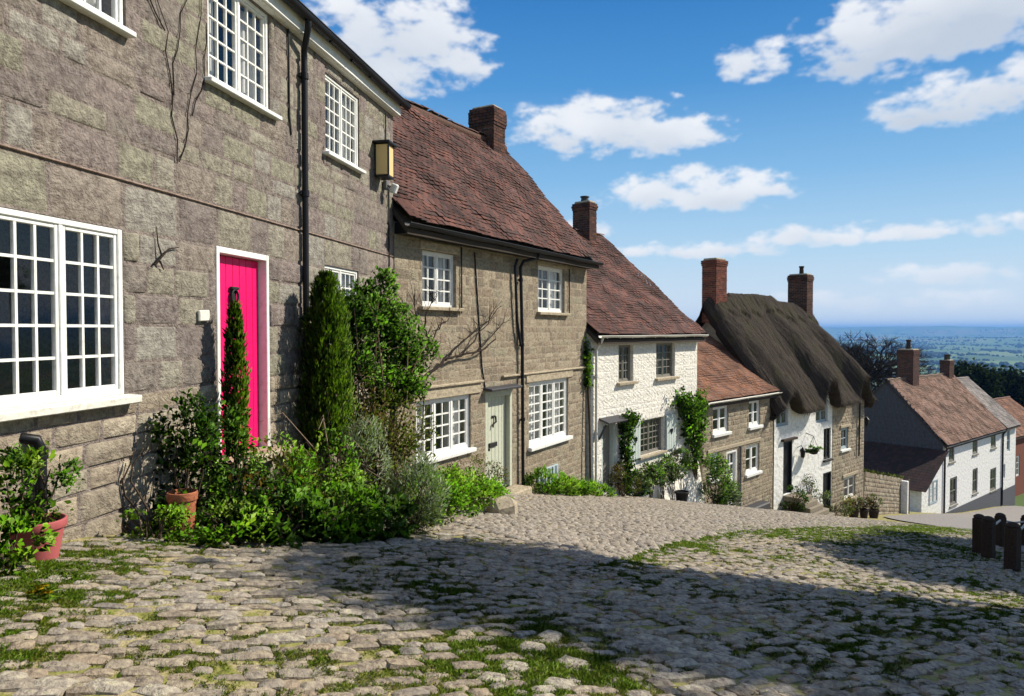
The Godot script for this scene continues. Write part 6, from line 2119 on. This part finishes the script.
func build_trees() -> void:
	var rng := RandomNumberGenerator.new()
	rng.seed = 501
	# the trees across the lane whose shadows lie on the setts
	# (each lobe is given by where its middle stands: x, height above the eye, depth)
	for q in [["broad evergreen tree out of view whose shadow crosses the near setts", 10.5, 7.3, 11.4, [[10.3, 7.6, 7.9, 0.8], [10.3, 7.4, 8.7, 0.62], [10.3, 7.0, 7.2, 0.8], [10.4, 6.6, 8.1, 0.7], [10.3, 6.0, 6.6, 0.9], [10.4, 5.6, 7.4, 0.85], [10.3, 4.8, 6.6, 0.95], [10.3, 4.7, 7.3, 0.6], [10.4, 5.6, 6.2, 0.6], [10.3, 4.2, 6.4, 0.6]], 1500],
		["evergreen tree out of view shading the lane before the posts", 14.6, 11.9, 11.0, [[14.4, 5.2, 11.0, 0.7], [14.4, 5.3, 10.2, 0.7], [14.4, 4.7, 11.8, 0.8], [14.4, 4.3, 10.4, 0.8], [14.5, 3.8, 12.4, 0.9], [14.4, 3.6, 11.2, 1.0], [14.6, 2.8, 13.4, 1.0], [14.4, 2.6, 12.2, 1.1], [14.6, 1.5, 14.4, 1.1], [14.6, 1.4, 13.4, 1.2], [14.4, 3.6, 10.0, 0.6]], 1900]]:
		var foot := on_ground(q[1], q[2])
		var lobes: Array = []
		for l in q[4]:
			lobes.append([l[0] - foot.x, l[1] + EYE - foot.y, -l[2] - foot.z, l[3]])
		leafy_tree("lane_tree", q[0], foot, q[3], lobes, q[5], 0.42, DEEP + GREEN, rng, 0.22)
	# bare tree behind the thatch
	var t := thing("bare_tree", "bare winter tree with dense dark twigs behind the thatched roof", "tree", Vector3(36.5, land(36.5, 74.0) + EYE, -74.0))
	var s := MB.new()
	s.tube([Vector3(0, -0.5, 0), Vector3(0.2, 5.0, 0), Vector3(0, 9.0, 0.2)], [0.5, 0.4, 0.3], 8)
	part("trunk", s.mesh(), M.bark_dark, t)
	var c := MB.new()
	for k in 24:
		var a := TAU * k / 24.0 + rng.randfn() * 0.2
		twigs(c, Vector3(0, rng.randf_range(7.0, 9.5), 0), Vector3(cos(a) * 0.75, rng.randf_range(0.4, 1.0), sin(a) * 0.75).normalized(), rng.randf_range(2.0, 2.7), 0.19, 5, rng)
	part("crown", c.mesh(), M.bark_dark, t)
	var sm := cluster(rng, 12, 0.3, 0.12, 0.5)
	# dark evergreens below the far roofs
	for q in [[60.5, 92.0, -5.6, 3.2, "dark evergreen tree behind the white row's roof, left of the pair"], [66.5, 95.0, -6.4, 3.0, "dark evergreen tree right of its neighbour behind the white row"], [63.5, 99.0, -5.6, 2.4, "narrower dark evergreen behind the pair"], [78.0, 112.0, -9.5, 3.0, "round dark tree beside the far cottage roofs"]]:
		var y := land(q[0], q[1])
		var hh: float = q[2] - y
		leafy_tree("evergreen_tree", q[4], Vector3(q[0], y + EYE, -q[1]), hh, [[0, hh - q[3] * 0.9, 0, q[3]], [-q[3] * 0.6, hh - q[3] * 1.7, 0.5, q[3] * 0.9], [q[3] * 0.6, hh - q[3] * 1.7, -0.5, q[3] * 0.95], [0, hh - q[3] * 2.4, 0.6, q[3] * 1.1], [q[3] * 0.3, hh - q[3] * 0.4, 0, q[3] * 0.6]], 1500, 0.9, [Color(0.02, 0.04, 0.012), Color(0.035, 0.06, 0.02), Color(0.05, 0.075, 0.022)], rng, 0.3)

func blob(rng: RandomNumberGenerator) -> ArrayMesh:
	var b := MB.new()
	var pts := PackedVector3Array()
	var ph := rng.randf() * 20.0
	for j in 8:
		for i in 11:
			var th := PI * j / 7.0
			var a := TAU * i / 10.0
			var d := Vector3(sin(th) * cos(a), cos(th), sin(th) * sin(a))
			var r := 1.0 + 0.45 * fbm.get_noise_3d(d.x * 1.8 + ph, d.y * 1.8, d.z * 1.8)
			pts.push_back(d * r)
	b.grid(10, 7, pts)
	return b.mesh()

func build_vale() -> void:
	var rng := RandomNumberGenerator.new()
	rng.seed = 601
	var t := Node3D.new()
	t.name = numbered("hedgerow_trees")
	add_child(t)
	var sets: Array = [Many.new(), Many.new(), Many.new()]
	var shapes: Array = [blob(rng), blob(rng), blob(rng)]
	var k := 0.0042
	for n in 60000:
		var r := 480.0 * pow(22.0, pow(rng.randf(), 0.75))
		var a := deg_to_rad(rng.randf_range(8.0, 46.0))
		var x := sin(a) * r
		var d := cos(a) * r
		var c0 := 0.0
		var edge := false
		for q in [Vector2(0, 0), Vector2(11, 0), Vector2(0, 11)]:
			var qx: float = x + q.x
			var qd: float = d + q.y
			var wx := qx + 60.0 * fbm.get_noise_2d(qx * 0.002, qd * 0.002)
			var wd := qd + 60.0 * fbm.get_noise_2d(qx * 0.002 + 9.0, qd * 0.002)
			var c := cellv.get_noise_2d(wx * k, wd * k * 0.8)
			if q == Vector2.ZERO:
				c0 = c
			elif absf(c - c0) > 0.001:
				edge = true
		var wood := patch.get_noise_2d(x * 0.0022, d * 0.0016) > 0.16
		if not edge and not (wood and rng.randf() < 0.5):
			continue
		var s := rng.randf_range(2.0, 5.5) * (1.4 if wood else 1.0)
		var tone := rng.randf_range(0.6, 1.2)
		sets[n % 3].put(Transform3D(Basis(Vector3.UP, rng.randf() * TAU).scaled(Vector3(s * rng.randf_range(0.9, 1.6), s, s)), Vector3(x, land(x, d) + EYE + s * 0.6, -d)), Color(0.03 * tone, 0.05 * tone, 0.016 * tone))
	for q in 3:
		many("tree_masses", sets[q], shapes[q], M.leaf, t)
	t.set_meta("kind", "stuff")
	tag(t, "hazy hedgerows and woods across the vale", "trees")

# ------------------------------------------------------------------ grass and moss in the paving
func tuft(rng: RandomNumberGenerator, n: int, spread: float) -> ArrayMesh:
	var b := MB.new()
	for k in n:
		var a := rng.randf() * TAU
		var o := Vector3(cos(a), 0, sin(a)) * rng.randf() * spread
		var lean := Vector3(rng.randfn() * 0.5, 1.0, rng.randfn() * 0.5).normalized()
		b.col = Color.WHITE * rng.randf_range(0.75, 1.2)
		b.leaf(o, lean, Vector3(rng.randfn(), 0.5, rng.randfn()).normalized(), rng.randf_range(0.5, 1.0), rng.randf_range(0.1, 0.2), 0.1)
	return b.mesh()

func build_grass() -> void:
	var rng := RandomNumberGenerator.new()
	rng.seed = 701
	var g := Node3D.new()
	g.name = numbered("grass")
	add_child(g)
	g.set_meta("kind", "stuff")
	tag(g, "short grass and moss growing between the setts", "grass")
	var shapes: Array = []
	var sets: Array = []
	for k in 4:
		shapes.append(tuft(rng, 11, 0.9))
		sets.append(Many.new())
	var pal := [Color(0.28, 0.36, 0.06), Color(0.36, 0.4, 0.08), Color(0.24, 0.34, 0.05), Color(0.4, 0.39, 0.1), Color(0.26, 0.4, 0.055)]
	for n in 260000:
		var d := 2.2 * pow(13.0, pow(rng.randf(), 0.8))
		var x := rng.randf_range(-0.95, 0.98) * d
		if x < wall_x(d) + 0.05:
			continue
		var m := patch.get_noise_2d(x * 0.55 + 3.0, d * 0.45) * 0.65 + 0.75 * fbm.get_noise_2d(x * 2.6, d * 2.6) + 0.16
		var ex := absf(x - path_x(d))
		if d > 6.0:
			m += 0.75 * exp(-pow(ex / 0.28, 2.0))
			if x < path_x(d) - 0.3:
				m -= 0.22
		m += 0.6 * exp(-(pow((x - 0.15) / 0.35, 2.0) + pow((d - 3.15) / 0.45, 2.0))) # the lush patch by the boulders
		m += 0.6 * exp(-pow((x - wall_x(d) - 0.5) / 0.6, 2.0)) * (1.0 if d < 6.5 else 0.4) # along the wall foot
		m += 0.5 * exp(-(pow((x - 7.0) / 1.2, 2.0) + pow((d - 10.2) / 2.2, 2.0))) # round the posts
		if d > 10.0 and d < 24.0:
			m += 0.9 * exp(-pow((x - path_x(d) - 0.3) / 1.4, 2.0))
		if rng.randf() > smoothstep(-0.1, 0.62, m):
			continue
		var s := rng.randf_range(0.011, 0.026) * (1.0 + 0.7 * smoothstep(0.3, 0.9, m)) * clampf(0.7 + d * 0.04, 0.75, 1.7)
		var c: Color = pal[rng.randi() % pal.size()] * rng.randf_range(0.75, 1.15)
		if m > 0.6:
			c = c.lerp(Color(0.2, 0.38, 0.04), 0.5)
		sets[n % 4].put(Transform3D(Basis(Vector3.UP, rng.randf() * TAU).scaled(Vector3(s * 1.3, s, s * 1.3)), on_ground(x, d, 0.008)), c)
	for k in 4:
		many("blades", sets[k], shapes[k], M.grass, g)
